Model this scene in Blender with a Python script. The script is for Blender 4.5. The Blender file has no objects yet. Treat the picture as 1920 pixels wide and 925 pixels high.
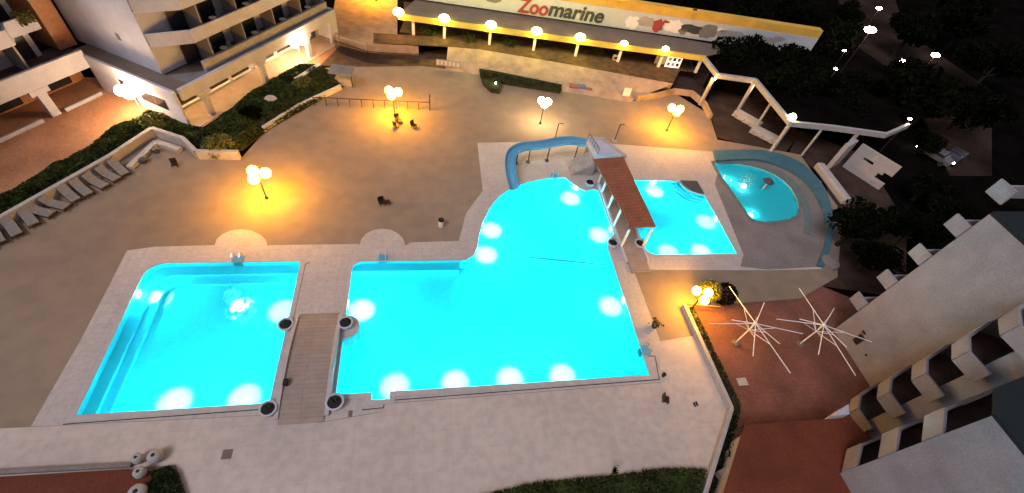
import bpy, bmesh, math, random
from mathutils import Vector, Matrix
from mathutils.geometry import delaunay_2d_cdt
random.seed(7)
PI = math.pi
S = bpy.context.scene
COL = S.collection
# ------------------------------------------------------------------ camera
CH = 30.0                                   # height of the balcony the picture was taken from
yaw, pit, rol, F = -0.27379121, 0.71183002, 0.20149933, 842.52
MR = Matrix.Rotation(yaw, 3, 'Z') @ Matrix.Rotation(pit, 3, 'X') @ Matrix.Rotation(rol, 3, 'Z')
cd = bpy.data.cameras.new('camera'); cam = bpy.data.objects.new('camera', cd); COL.objects.link(cam)
cam.matrix_world = Matrix.Translation((0, 0, CH)) @ MR.to_4x4()
cd.sensor_width = 36; cd.lens = F / 1920 * 36; cd.clip_start = 0.1; cd.clip_end = 3000
S.camera = cam
# ------------------------------------------------------------------ night sky, faint skyglow, exposure
W = bpy.data.worlds.new('World'); S.world = W; W.use_nodes = True
nt = W.node_tree; bg = nt.nodes['Background']
sky = nt.nodes.new('ShaderNodeTexSky'); sky.sky_type = 'NISHITA'; sky.sun_disc = False
sky.sun_elevation = math.radians(52); sky.sun_rotation = math.radians(200)
mx = nt.nodes.new('ShaderNodeMixRGB'); mx.inputs[0].default_value = 0.93
mx.inputs[2].default_value = (2.35, 2.2, 2.4, 1)      # orange-grey town skyglow over the blue night sky
nt.links.new(sky.outputs[0], mx.inputs[1]); nt.links.new(mx.outputs[0], bg.inputs[0])
bg.inputs[1].default_value = 0.10
sd = bpy.data.lights.new('moon', 'SUN'); sd.energy = 1.55; sd.angle = math.radians(25); sd.color = (1.0, 0.92, 0.99)
so = bpy.data.objects.new('moon', sd); COL.objects.link(so)
sdir = Vector((0.45, 0.42, -0.75)).normalized()
so.rotation_euler = sdir.to_track_quat('-Z', 'Y').to_euler()
S.view_settings.view_transform = 'Standard'; S.view_settings.look = 'None'
S.view_settings.exposure = 0.3; S.view_settings.gamma = 1
try:
    S.cycles.max_bounces = 6; S.cycles.transparent_max_bounces = 12; S.cycles.use_light_tree = True
    S.cycles.sample_clamp_indirect = 60
except Exception: pass

# ------------------------------------------------------------------ helpers
def G(px, py, z=0.0):
    """point of the place at height z on the sight line of a spot of the survey picture"""
    r = MR @ Vector((px - 960, -(py - 462.5), -F)); t = (z - CH) / r.z
    return (r.x * t, r.y * t)
def GL(pts, z=0.0): return [G(p[0], p[1], z) for p in pts]

def mat(name, col, rough=0.8, var=0.15, scale=3.0, detail=4.0, bump=0.0, bscale=40.0, metal=0.0, spec=0.3,
        emit=None, estr=0.0, col2=None, spots=0.0, brick=None):
    m = bpy.data.materials.new(name); m.use_nodes = True; n = m.node_tree; b = n.nodes['Principled BSDF']
    b.inputs['Roughness'].default_value = rough; b.inputs['Metallic'].default_value = metal
    b.inputs['Specular IOR Level'].default_value = spec
    tc = n.nodes.new('ShaderNodeTexCoord')
    c = (*col, 1)
    if emit:
        b.inputs['Base Color'].default_value = c
        b.inputs['Emission Color'].default_value = (*emit, 1); b.inputs['Emission Strength'].default_value = estr
        return m
    no = n.nodes.new('ShaderNodeTexNoise'); no.inputs['Scale'].default_value = scale; no.inputs['Detail'].default_value = detail
    n.links.new(tc.outputs['Object'], no.inputs['Vector'])
    rp = n.nodes.new('ShaderNodeValToRGB'); rp.color_ramp.elements[0].position = 0.3; rp.color_ramp.elements[1].position = 0.72
    lo = col2 if col2 else tuple(max(0, x * (1 - var)) for x in col)
    hi = col if col2 else tuple(min(1, x * (1 + var)) for x in col)
    rp.color_ramp.elements[0].color = (*lo, 1); rp.color_ramp.elements[1].color = (*hi, 1)
    n.links.new(no.outputs['Fac'], rp.inputs['Fac'])
    out = rp.outputs['Color']
    # a second, fine layer of speckle
    n2 = n.nodes.new('ShaderNodeTexNoise'); n2.inputs['Scale'].default_value = scale * 14 if scale < 4 else scale * 4; n2.inputs['Detail'].default_value = 6
    n.links.new(tc.outputs['Object'], n2.inputs['Vector'])
    r2 = n.nodes.new('ShaderNodeValToRGB'); r2.color_ramp.elements[0].position = 0.38; r2.color_ramp.elements[1].position = 0.62
    k = 1 - max(0.06, spots * .6); r2.color_ramp.elements[0].color = (k, k, k, 1); r2.color_ramp.elements[1].color = (1.08, 1.07, 1.05, 1)
    n.links.new(n2.outputs['Fac'], r2.inputs['Fac'])
    mm = n.nodes.new('ShaderNodeMixRGB'); mm.blend_type = 'MULTIPLY'; mm.inputs[0].default_value = 1
    n.links.new(out, mm.inputs[1]); n.links.new(r2.outputs['Color'], mm.inputs[2]); out = mm.outputs['Color']
    if brick:
        bk = n.nodes.new('ShaderNodeTexBrick'); bk.inputs['Scale'].default_value = 1
        bk.inputs['Brick Width'].default_value = brick[0]; bk.inputs['Row Height'].default_value = brick[1]
        bk.inputs['Mortar Size'].default_value = brick[2]; bk.offset = brick[3]
        bk.inputs['Color1'].default_value = (1, 1, 1, 1); bk.inputs['Color2'].default_value = (brick[4],) * 3 + (1,)
        bk.inputs['Mortar'].default_value = (brick[5],) * 3 + (1,)
        n.links.new(tc.outputs['Object'], bk.inputs['Vector'])
        m3 = n.nodes.new('ShaderNodeMixRGB'); m3.blend_type = 'MULTIPLY'; m3.inputs[0].default_value = 1
        n.links.new(out, m3.inputs[1]); n.links.new(bk.outputs['Color'], m3.inputs[2]); out = m3.outputs['Color']
    n.links.new(out, b.inputs['Base Color'])
    if bump:
        n3 = n.nodes.new('ShaderNodeTexNoise'); n3.inputs['Scale'].default_value = bscale; n3.inputs['Detail'].default_value = 5
        n.links.new(tc.outputs['Object'], n3.inputs['Vector'])
        bp = n.nodes.new('ShaderNodeBump'); bp.inputs['Strength'].default_value = bump; bp.inputs['Distance'].default_value = 0.05
        n.links.new(n3.outputs['Fac'], bp.inputs['Height']); n.links.new(bp.outputs['Normal'], b.inputs['Normal'])
    return m

M = {}
M['earth'] = mat('night_earth', (0.004, 0.0034, 0.003), 1.0, 0.5, 0.25, spec=0.0)  # near-black: the unlit night is put into the ground colour
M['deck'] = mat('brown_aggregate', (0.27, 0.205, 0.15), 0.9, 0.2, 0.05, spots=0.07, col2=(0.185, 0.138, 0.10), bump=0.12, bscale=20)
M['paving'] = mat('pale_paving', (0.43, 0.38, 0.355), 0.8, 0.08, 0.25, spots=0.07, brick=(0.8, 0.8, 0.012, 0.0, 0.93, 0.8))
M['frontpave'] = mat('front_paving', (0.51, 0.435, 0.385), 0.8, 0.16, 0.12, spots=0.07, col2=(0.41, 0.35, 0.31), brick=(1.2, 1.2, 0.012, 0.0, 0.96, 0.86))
M['coping'] = mat('coping_stone', (0.40, 0.36, 0.345), 0.7, 0.1, 2)
M['plaza'] = mat('terracotta_plaza', (0.46, 0.23, 0.12), 0.85, 0.3, 0.3, spots=0.25, col2=(0.30, 0.13, 0.065), bump=0.2)
M['arcade'] = mat('arcade_tile', (0.5, 0.36, 0.27), 0.6, 0.1, 1, brick=(0.5, 0.5, 0.01, 0, 0.9, 0.8))
M['red'] = mat('red_tile', (0.17, 0.070, 0.048), 0.85, 0.25, 0.4, spots=0.2, brick=(0.35, 0.35, 0.008, 0.0, 0.88, 0.7))
M['redroof'] = mat('red_roof', (0.13, 0.030, 0.012), 0.8, 0.2, 0.6, spots=0.3, bump=0.3)
M['tileroof'] = mat('terracotta_roof', (0.30, 0.10, 0.05), 0.75, 0.15, 1.2, spots=0.2, brick=(0.22, 0.4, 0.03, 0.0, 0.85, 0.55))
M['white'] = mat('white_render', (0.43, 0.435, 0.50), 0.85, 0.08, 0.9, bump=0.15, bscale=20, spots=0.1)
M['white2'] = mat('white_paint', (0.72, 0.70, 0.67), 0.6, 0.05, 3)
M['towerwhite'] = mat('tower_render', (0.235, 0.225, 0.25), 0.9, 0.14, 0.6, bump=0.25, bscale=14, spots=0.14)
M['greyroof'] = mat('grey_membrane', (0.17, 0.16, 0.155), 0.85, 0.2, 0.8)
M['brownroof'] = mat('brown_roof', (0.15, 0.118, 0.095), 0.9, 0.12, 0.8)
M['darkroof'] = mat('lens_dark_roof', (0.010, 0.013, 0.020), 0.9, 0.6, 0.3, col2=(0.006, 0.014, 0.014))  # near-black roof stands in for the blurred dark edge at the lens
M['recess'] = mat('balcony_tile', (0.085, 0.06, 0.052), 0.7, 0.3, 1)
M['curtain'] = mat('pale_partition', (0.26, 0.245, 0.24), 0.8, 0.1, 1)
M['glass'] = mat('dark_glass', (0.02, 0.022, 0.028), 0.15, 0.2, 1, spec=0.6)
M['fence'] = mat('dark_iron', (0.03, 0.022, 0.02), 0.5, 0.2, 5, metal=0.3)
M['tan'] = mat('tan_stone_bank', (0.36, 0.26, 0.18), 0.95, 0.25, 0.8, spots=0.3, bump=0.4, bscale=8)
M['soil'] = mat('brown_soil', (0.085, 0.05, 0.026), 0.95, 0.4, 1.2, spots=0.4, bump=0.5, bscale=8)
M['steel'] = mat('steel', (0.55, 0.56, 0.57), 0.3, 0.05, 4, metal=0.9)
M['slide'] = mat('blue_fibreglass', (0.10, 0.30, 0.46), 0.35, 0.06, 2, spec=0.5)
M['concrete'] = mat('grey_concrete', (0.33, 0.31, 0.30), 0.85, 0.15, 1.5, bump=0.2)
M['darkstep'] = mat('dark_step', (0.055, 0.055, 0.07), 0.6, 0.2, 3)
M['bridge'] = mat('bridge_planks', (0.31, 0.24, 0.20), 0.85, 0.12, 1.0, spots=0.15, brick=(2.6, 0.3, 0.012, 0, 0.9, 0.65))
M['pooltile'] = mat('pool_tile', (0.33, 0.80, 0.84), 0.5, 0.04, 2, brick=(0.3, 0.3, 0.01, 0, 0.97, 0.88))
M['steptile'] = mat('pool_step_tile', (0.34, 0.70, 0.80), 0.5, 0.04, 2)
M['tealring'] = mat('teal_rim', (0.05, 0.13, 0.17), 0.5, 0.15, 1.5)
M['tealring2'] = mat('teal_grey_rim', (0.115, 0.15, 0.15), 0.6, 0.15, 1.5)
M['darkpave'] = mat('dark_grey_paving', (0.19, 0.165, 0.16), 0.85, 0.2, 0.35, spots=0.2)
M['leaf'] = mat('hedge_leaf', (0.050, 0.070, 0.018), 0.8, 0.5, 1.2, col2=(0.016, 0.022, 0.008), spec=0.08)
M['leafdark'] = mat('night_leaf', (0.005, 0.006, 0.003), 1.0, 0.6, 0.4, spec=0.0)  # near-black leaves, night darkness put into their colour
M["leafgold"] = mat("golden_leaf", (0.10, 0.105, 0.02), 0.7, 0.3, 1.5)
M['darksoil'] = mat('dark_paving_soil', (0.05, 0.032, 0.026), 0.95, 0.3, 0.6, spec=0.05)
M['leafmid'] = mat('mid_leaf', (0.03, 0.034, 0.016), 0.9, 0.4, 1.0, spec=0.05)
M['bark'] = mat('bark', (0.012, 0.009, 0.007), 0.9, 0.3, 5)
M['fabric'] = mat('grey_mattress', (0.19, 0.175, 0.16), 0.9, 0.15, 3, bump=0.2)
M['black'] = mat('black_plastic', (0.012, 0.012, 0.012), 0.6, 0.3, 5)
M['bluedoor'] = mat('blue_shutter', (0.05, 0.075, 0.14), 0.6, 0.2, 1)
M['sign'] = mat('white_sign', (0.46, 0.48, 0.48), 0.6, 0.04, 1)
M['letred'] = mat('sign_red', (0.30, 0.045, 0.05), 0.6, 0.05, 1)
M['letgrey'] = mat('sign_charcoal', (0.045, 0.05, 0.055), 0.6, 0.05, 1)
M['yellowlit'] = mat('lamplit_ochre', (0.60, 0.36, 0.06), 0.8, 0.12, 0.5)  # yellow light on the lit coping is put into this colour
M['beam'] = mat('lamplit_fascia', (0.60, 0.48, 0.09), 0.7, 0.1, 1)  # yellow glow of the gallery lamps painted into the fascia
M['cloth'] = mat('beige_cloth', (0.36, 0.335, 0.32), 0.9, 0.1, 2)
M['rag'] = mat('muted_red_cloth', (0.26, 0.10, 0.09), 0.9, 0.2, 4)
M['ragblue'] = mat('muted_blue_cloth', (0.10, 0.13, 0.26), 0.9, 0.2, 4)
M['carwhite'] = mat('car_paint_pale', (0.10, 0.10, 0.11), 0.3, 0.05, 1, spec=0.6)
M['cardark'] = mat('car_paint_dark', (0.03, 0.03, 0.04), 0.3, 0.05, 1, spec=0.6)
M['rubber'] = mat('rubber', (0.02, 0.02, 0.02), 0.9, 0.1, 5)
M['asphalt'] = mat('asphalt', (0.03, 0.02, 0.016), 0.9, 0.6, 0.12, spec=0.0)
M['globe'] = mat('lamp_globe_amber', (0.9, 0.8, 0.6), 0.5, emit=(1.0, 0.42, 0.007), estr=200)
M['globedim'] = mat('lamp_globe_dim_amber', (0.9, 0.8, 0.6), 0.5, emit=(1.0, 0.44, 0.01), estr=150)
M['globewhite'] = mat('lamp_globe_white', (0.9, 0.8, 0.6), 0.5, emit=(1.0, 0.72, 0.36), estr=95)
M['globesoft'] = mat('lamp_globe_warm', (0.9, 0.8, 0.6), 0.5, emit=(1.0, 0.66, 0.36), estr=62)
M['flood'] = mat('flood_lamp', (0.9, 0.9, 0.6), 0.5, emit=(1.0, 0.84, 0.20), estr=38)
M['floodorange'] = mat('flood_lamp_orange', (0.9, 0.9, 0.6), 0.5, emit=(1.0, 0.62, 0.16), estr=26)
M['cold'] = mat('cold_lamp', (0.9, 0.9, 0.9), 0.5, emit=(0.85, 1.0, 0.60), estr=26)
M['far'] = mat('far_lamp', (0.9, 0.9, 0.9), 0.5, emit=(1.0, 0.88, 0.72), estr=60)
M['farwarm'] = mat('far_lamp_warm', (0.9, 0.9, 0.9), 0.5, emit=(1.0, 0.62, 0.40), estr=80)
M['poollamp'] = mat('pool_lamp_lens', (0.9, 0.9, 0.9), 0.5, emit=(0.75, 1.0, 1.0), estr=9)
M['screen'] = mat('lit_board', (0.8, 0.8, 0.8), 0.5, emit=(1.0, 0.80, 0.62), estr=1.1)
M['foam'] = mat('foam', (0.85, 0.95, 0.95), 0.9, 0.05, 9)

def water_mat(name, tint):
    m = bpy.data.materials.new(name); m.use_nodes = True; n = m.node_tree; n.nodes.clear()
    o = n.nodes.new('ShaderNodeOutputMaterial'); mixs = n.nodes.new('ShaderNodeMixShader')
    t = n.nodes.new('ShaderNodeBsdfRefraction'); t.inputs[0].default_value = (*tint, 1); t.inputs['IOR'].default_value = 1.33; t.inputs['Roughness'].default_value = 0.01
    g = n.nodes.new('ShaderNodeBsdfGlossy'); g.inputs['Roughness'].default_value = 0.04
    f = n.nodes.new('ShaderNodeFresnel'); f.inputs['IOR'].default_value = 1.33
    tc = n.nodes.new('ShaderNodeTexCoord'); no = n.nodes.new('ShaderNodeTexNoise'); no.inputs['Scale'].default_value = 1.5; no.inputs['Detail'].default_value = 4
    bp = n.nodes.new('ShaderNodeBump'); bp.inputs['Strength'].default_value = 0.6; bp.inputs['Distance'].default_value = 0.12
    n.links.new(tc.outputs['Object'], no.inputs[0]); n.links.new(no.outputs['Fac'], bp.inputs['Height'])
    n.links.new(bp.outputs[0], t.inputs['Normal']); n.links.new(bp.outputs[0], g.inputs['Normal']); n.links.new(bp.outputs[0], f.inputs['Normal'])
    n.links.new(f.outputs[0], mixs.inputs[0]); n.links.new(t.outputs[0], mixs.inputs[1]); n.links.new(g.outputs[0], mixs.inputs[2])
    n.links.new(mixs.outputs[0], o.inputs[0]); return m
M['water'] = water_mat('pool_water', (0.21, 0.92, 0.98))

def inpoly(x, y, P):
    c = False; j = len(P) - 1
    for i in range(len(P)):
        if (P[i][1] > y) != (P[j][1] > y) and x < (P[j][0] - P[i][0]) * (y - P[i][1]) / (P[j][1] - P[i][1]) + P[i][0]: c = not c
        j = i
    return c

class MB:
    """collects shapes, built as one mesh"""
    def __init__(s): s.v = []; s.f = []
    def add(s, vs, fs):
        o = len(s.v); s.v += [tuple(v) for v in vs]; s.f += [tuple(i + o for i in f) for f in fs]; return s
    def box(s, c, d, rz=0.0):
        cx, cy, cz = c; a, b, h = d[0] / 2, d[1] / 2, d[2] / 2; ca, sa = math.cos(rz), math.sin(rz); vs = []
        for z in (-h, h):
            for x, y in ((-a, -b), (a, -b), (a, b), (-a, b)): vs.append((cx + x * ca - y * sa, cy + x * sa + y * ca, cz + z))
        return s.add(vs, [(3, 2, 1, 0), (4, 5, 6, 7), (0, 1, 5, 4), (1, 2, 6, 5), (2, 3, 7, 6), (3, 0, 4, 7)])
    def seg(s, p, q, w, z0, z1, off=0.0):
        """upright slab along p-q, thickness w, from z0 to z1"""
        p = Vector(p[:2]); q = Vector(q[:2]); d = q - p; L = d.length; m = (p + q) / 2
        nrm = Vector((-d.y, d.x)) / max(L, 1e-6); m = m + nrm * off
        return s.box((m.x, m.y, (z0 + z1) / 2), (L, w, z1 - z0), math.atan2(d.y, d.x))
    def prism(s, pts, z0, z1, holes=(), top=True, bot=True):
        loops = [[Vector((p[0], p[1])) for p in pts]] + [[Vector((p[0], p[1])) for p in h] for h in holes]
        flat = [p for l in loops for p in l]; ed = []; o = 0
        for l in loops: ed += [(o + i, o + (i + 1) % len(l)) for i in range(len(l))]; o += len(l)
        cv, _, cf, _, _, _ = delaunay_2d_cdt(flat, ed, [], 0, 1e-5)
        nc = len(cv); off = 2 * len(flat); n = len(flat)
        vs = [(p.x, p.y, z0) for p in flat] + [(p.x, p.y, z1) for p in flat] + [(p.x, p.y, z0) for p in cv] + [(p.x, p.y, z1) for p in cv]; fs = []
        for t in cf:
            P_ = [cv[i] for i in t]; gx = sum(p.x for p in P_) / len(P_); gy = sum(p.y for p in P_) / len(P_)
            if not inpoly(gx, gy, pts) or any(inpoly(gx, gy, h) for h in holes): continue
            if sum(P_[i - 1].x * P_[i].y - P_[i].x * P_[i - 1].y for i in range(len(P_))) < 0: t = list(reversed(t))
            if top: fs.append(tuple(i + off + nc for i in t))
            if bot: fs.append(tuple(i + off for i in reversed(t)))
        if z1 > z0:
            o = 0
            for l in loops:
                k = len(l)
                for i in range(k): fs.append((o + i, o + (i + 1) % k, o + (i + 1) % k + n, o + i + n))
                o += k
        return s.add(vs, fs)
    def sheet(s, pts, z, holes=()): return s.prism(pts, z, z, holes, top=True, bot=False)
    def tube(s, pts, r, n=8, r2=None, cap=True):
        pts = [Vector(p) for p in pts]; k = len(pts); o = len(s.v); vs = []; fs = []
        for i, p in enumerate(pts):
            d = (pts[min(i + 1, k - 1)] - pts[max(i - 1, 0)]).normalized()
            a = d.orthogonal().normalized() if abs(d.z) > .99 else Vector((-d.y, d.x, 0)).normalized(); b = d.cross(a)
            rr = r if r2 is None else r + (r2 - r) * i / (k - 1)
            for j in range(n):
                t = 2 * PI * j / n; vs.append(p + (a * math.cos(t) + b * math.sin(t)) * rr)
        for i in range(k - 1):
            for j in range(n): fs.append((i * n + j, i * n + (j + 1) % n, (i + 1) * n + (j + 1) % n, (i + 1) * n + j))
        if cap: fs += [tuple(range(n - 1, -1, -1)), tuple(range((k - 1) * n, k * n))]
        return s.add(vs, fs)
    def lathe(s, c, prof, n=20):
        vs = []; fs = []; k = len(prof)
        for r, z in prof:
            for j in range(n): t = 2 * PI * j / n; vs.append((c[0] + r * math.cos(t), c[1] + r * math.sin(t), c[2] + z))
        for i in range(k - 1):
            for j in range(n): fs.append((i * n + j, i * n + (j + 1) % n, (i + 1) * n + (j + 1) % n, (i + 1) * n + j))
        fs += [tuple(range(n - 1, -1, -1)), tuple(range((k - 1) * n, k * n))]
        return s.add(vs, fs)
    def ball(s, c, r, sx=1, sy=1, sz=1, n=16, m=10):
        prof = [(max(0.001, r * math.sin(PI * i / m)), -r * math.cos(PI * i / m)) for i in range(m + 1)]
        o = len(s.v); s.lathe((0, 0, 0), prof, n)
        for i in range(o, len(s.v)): x, y, z = s.v[i]; s.v[i] = (c[0] + x * sx, c[1] + y * sy, c[2] + z * sz)
        return s
    def leaves(s, n, fn, size, seed=None):
        R = random.Random(seed)
        for _ in range(n):
            p = Vector(fn(R)); a = Vector((R.gauss(0, 1), R.gauss(0, 1), R.gauss(0, 1))).normalized()
            b = a.orthogonal().normalized(); b = Matrix.Rotation(R.uniform(0, 6.3), 3, a) @ b; c = a.cross(b)
            z = size * R.uniform(0.6, 1.4)
            s.add([p - b * z, p + c * z * .45, p + b * z, p - c * z * .45], [(0, 1, 2, 3)])
        return s
    def build(s, name, m, parent=None, smooth=False, loc=None, bevel=0.0):
        me = bpy.data.meshes.new(name); me.from_pydata(s.v, [], s.f); me.update()
        o = bpy.data.objects.new(name, me); COL.objects.link(o); me.materials.append(M[m] if isinstance(m, str) else m)
        if smooth:
            for p in me.polygons: p.use_smooth = True
        if parent: o.parent = parent
        if loc: o.location = loc
        if bevel:
            bv = o.modifiers.new('b', 'BEVEL'); bv.width = bevel; bv.segments = 2; bv.limit_method = 'ANGLE'
        return o

def thing(name, label, cat, loc=(0, 0, 0), rz=0.0, group=None):
    o = bpy.data.objects.new(name, None); COL.objects.link(o); o.location = (loc[0], loc[1], loc[2] if len(loc) > 2 else 0)
    o.rotation_euler = (0, 0, rz); o.empty_display_size = 0.2
    o['label'] = label; o['category'] = cat
    if group: o['group'] = group
    return o
def tag(o, label, cat, group=None, kind=None):
    o['label'] = label; o['category'] = cat
    if group: o['group'] = group
    if kind: o['kind'] = kind
    return o
def struct(o, label=None):
    o['kind'] = 'structure'; o['label'] = label or o.name.replace('_', ' '); return o
def dup(root, loc, rz=None, label=None, group=None, scale=None):
    r = root.copy(); COL.objects.link(r); r.location = (loc[0], loc[1], loc[2] if len(loc) > 2 else 0)
    if rz is not None: r.rotation_euler = (0, 0, rz)
    if scale: r.scale = scale if hasattr(scale, '__len__') else (scale,) * 3
    if label: r['label'] = label
    if group: r['group'] = group
    for ch in list(root.children):
        c = ch.copy(); COL.objects.link(c); c.parent = r
        for g in ch.children: d = g.copy(); COL.objects.link(d); d.parent = c
    return r
ORD = ['first', 'second', 'third', 'fourth', 'fifth', 'sixth', 'seventh', 'eighth', 'ninth', 'tenth', 'eleventh', 'twelfth']
def arc(c, r, a0, a1, n=8):
    return [(c[0] + r * math.cos(math.radians(a0 + (a1 - a0) * i / n)), c[1] + r * math.sin(math.radians(a0 + (a1 - a0) * i / n))) for i in range(n + 1)]
def area(p): return sum(p[i - 1][0] * p[i][1] - p[i][0] * p[i - 1][1] for i in range(len(p))) / 2
def ccw(p): return p if area(p) > 0 else p[::-1]
def inset(p, d):
    """move a ccw outline inward by d"""
    p = ccw(p); out = []; n = len(p)
    for i in range(n):
        a, b, c = Vector(p[i - 1]), Vector(p[i]), Vector(p[(i + 1) % n])
        e1 = (b - a).normalized(); e2 = (c - b).normalized()
        n1 = Vector((-e1.y, e1.x)); n2 = Vector((-e2.y, e2.x)); m = n1 + n2
        if m.length < 1e-6: m = n1.copy()
        m.normalize(); k = d / max(0.45, m.dot(n1)); out.append(tuple(b + m * k))
    return out
def smoothc(pts, it=2):
    for _ in range(it):
        q = []
        for i in range(len(pts)):
            a = Vector(pts[i]); b = Vector(pts[(i + 1) % len(pts)]); q += [tuple(a * .75 + b * .25), tuple(a * .25 + b * .75)]
        pts = q
    return pts

# ================================================================== POOLS: outlines (metres)
left_pool = ccw([(-20.9, 12.1), (-10.15, 12.1), (-10.15, 23.3)] + arc((-10.45, 23.3), .3, 0, 90, 3) + arc((-19.7, 22.3), 1.3, 90, 180, 8))
main_pool = ccw([(-6.3, 12.35), (-4.0, 12.35), (-4.0, 11.85), (-2.75, 11.85), (-2.75, 12.35), (15.9, 12.35), (15.9, 24.6)]
                + [(16.1, 25.6), (16.9, 26.2), (16.9, 32.2)]
                + GL([(1113, 354), (1098, 358), (1087, 353), (1075, 345), (1060, 333), (1025, 334), (990, 341), (960, 351), (935, 368), (917, 391), (904, 418), (897, 446), (895, 462), (888, 478), (874, 487)])
                + [(2.3, 23.5), (-5.4, 23.5)] + arc((-5.5, 22.7), .8, 90, 180, 4))
kid_pool = ccw([(19.6, 24.0), (20.2, 23.75), (28.65, 23.75), (28.65, 31.9)] + arc((28.65, 34.0), 2.1, 270, 180, 7) + [(19.3, 34.0), (19.3, 25.0)])
oval_pool = ccw(smoothc(GL([(1336, 306), (1344, 305), (1395, 308), (1440, 320), (1480, 345), (1500, 383), (1494, 410), (1440, 418), (1412, 414), (1402, 402), (1370, 357)]), 1))
POOLS = [left_pool, main_pool, kid_pool, oval_pool]

# ================================================================== GROUND
deck_out = ccw(GL([(-160, 545), (0, 432), (215, 305), (292, 252), (350, 272), (372, 296), (452, 297), (500, 243), (650, 160), (600, 128), (650, 126),
               (790, 124), (840, 130), (900, 139), (1050, 169), (1180, 191), (1262, 173), (1330, 215), (1345, 262), (1500, 290), (1580, 400), (1570, 520),
               (1500, 560), (1300, 575), (1372, 768), (1322, 935), (1100, 1020), (-160, 960)]))
holes_ground = [inset(deck_out, 1.0)]
big = 900
struct(MB().sheet([(-big, -big), (big, -big), (big, big), (-big, big)], -0.05, holes_ground).build('ground', 'earth'), 'dark unlit ground around the hotel')
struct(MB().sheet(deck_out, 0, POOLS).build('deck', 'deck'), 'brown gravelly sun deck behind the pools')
# pale paving round the pools
def bump_arc(cx, cy, rx, ry): return [(cx + rx * math.cos(t), cy - ry * math.sin(t)) for t in [PI - PI * i / 8 for i in range(9)]]
pave = ccw(GL([(58, 800), (150, 640), (200, 545), (238, 470), (290, 463)] + [(402, 460)] + bump_arc(452, 462, 50, 32) + [(505, 460), (672, 458)] + bump_arc(717, 461, 43, 32)
              + [(770, 455), (860, 452), (874, 400), (905, 358), (895, 268), (1085, 265), (1340, 285), (1352, 303), (1400, 380), (1430, 430), (1560, 440), (1540, 505), (1440, 507), (1188, 506), (1238, 640), (1300, 630), (1372, 768)])
           + GL([(1238, 717), (722, 757), (715, 772), (600, 792), (500, 778), (120, 797)]))
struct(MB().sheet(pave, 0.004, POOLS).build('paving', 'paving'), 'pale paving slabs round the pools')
front = ccw(GL([(-170, 812), (120, 798), (500, 779), (600, 793), (715, 773), (722, 758), (1238, 718), (1238, 645), (1300, 633), (1369, 768), (1318, 935), (900, 955), (345, 930), (330, 872), (-170, 905)]))
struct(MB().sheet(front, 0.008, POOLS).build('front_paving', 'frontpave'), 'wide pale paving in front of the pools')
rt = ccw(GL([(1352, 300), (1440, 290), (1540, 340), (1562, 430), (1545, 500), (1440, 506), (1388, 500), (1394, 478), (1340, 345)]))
struct(MB().sheet(rt, 0.012, [oval_pool]).build('dark_paving', 'darkpave'), 'dark grey paving around the oval pool')
plaza = ccw(GL([(-170, 520), (-170, 250), (0, 140), (340, 150), (640, 40), (680, 92), (790, 135), (655, 131), (600, 120), (480, 175), (362, 250), (290, 222), (240, 242), (0, 392)]))
struct(MB().sheet(plaza, 0.0 - 0.02).build('plaza', 'plaza'), 'terracotta coloured plaza by the apartment buildings')
struct(MB().sheet(ccw(GL([(640, 84), (700, 96), (790, 98), (842, 92), (842, 133), (790, 127), (650, 128), (600, 122)])), -.012).build('ramp', 'soil'), 'brown paved ramp below the iron fence')
redt = ccw(GL([(1290, 574), (1360, 560), (1420, 545), (1500, 520), (1600, 560), (1700, 700), (1800, 1000), (1320, 1000), (1372, 830), (1382, 770)]))
struct(MB().sheet(redt, -0.03).build('red_terrace', 'red'), 'red tiled terrace under the bare parasols')
lawn = ccw(GL([(1500, 245), (1620, 290), (1700, 420), (1700, 560), (1500, 530), (1570, 440), (1545, 330), (1480, 285)]))
struct(MB().sheet(lawn, -0.03).build('planting_soil', 'darksoil'), 'dark soil beyond the oval pool')
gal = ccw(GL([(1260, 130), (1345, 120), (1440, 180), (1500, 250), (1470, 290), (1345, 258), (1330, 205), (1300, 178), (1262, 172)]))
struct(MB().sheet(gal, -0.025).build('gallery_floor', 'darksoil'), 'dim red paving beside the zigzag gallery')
# the sloping stone bank behind the deck and the soil strip on top
def slope(name, lo, hi, zl, zh, m, label):
    a = GL(lo, zl); b = GL(hi, zh); n = len(a); vs = [(*p, zl) for p in a] + [(*p, zh) for p in b] + [(p[0], p[1] + .3, -.1) for p in b]
    fs = [(i, i + 1, n + i + 1, n + i) for i in range(n - 1)] + [(n + i, n + i + 1, 2 * n + i + 1, 2 * n + i) for i in range(n - 1)]
    return struct(MB().add(vs, fs).build(name, m), label)
slope('stone_bank', [(835, 131), (900, 141), (1050, 171), (1180, 192), (1192, 186)], [(840, 88), (900, 93), (1050, 118), (1180, 142), (1262, 157)], 0.02, 1.4, 'tan', 'sloping tan stone bank below the lamp-lit gallery')
slope('soil_strip', [(700, 80), (840, 88), (900, 93), (1050, 118), (1180, 142), (1262, 157)], [(700, 62), (840, 70), (900, 76), (1050, 97), (1180, 116), (1275, 130)], 1.4, 1.5, 'soil', 'brown soil strip along the foot of the gallery columns')
struct(MB().sheet(ccw(GL([(620, 45), (640, -60), (745, -60), (745, 100), (680, 92), (640, 85)])), 0.01).build('orange_lawn', 'tan'), 'patchy ground lit orange beside the gallery')
# back road, only glimpsed between the trees
struct(MB().sheet(ccw(GL([(1560, -25), (1670, -25), (1700, 60), (1860, 170), (1860, 330), (1780, 330), (1700, 150), (1610, 90)])), -0.02).build('road', 'asphalt'), 'unlit road far behind the trees')

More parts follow.
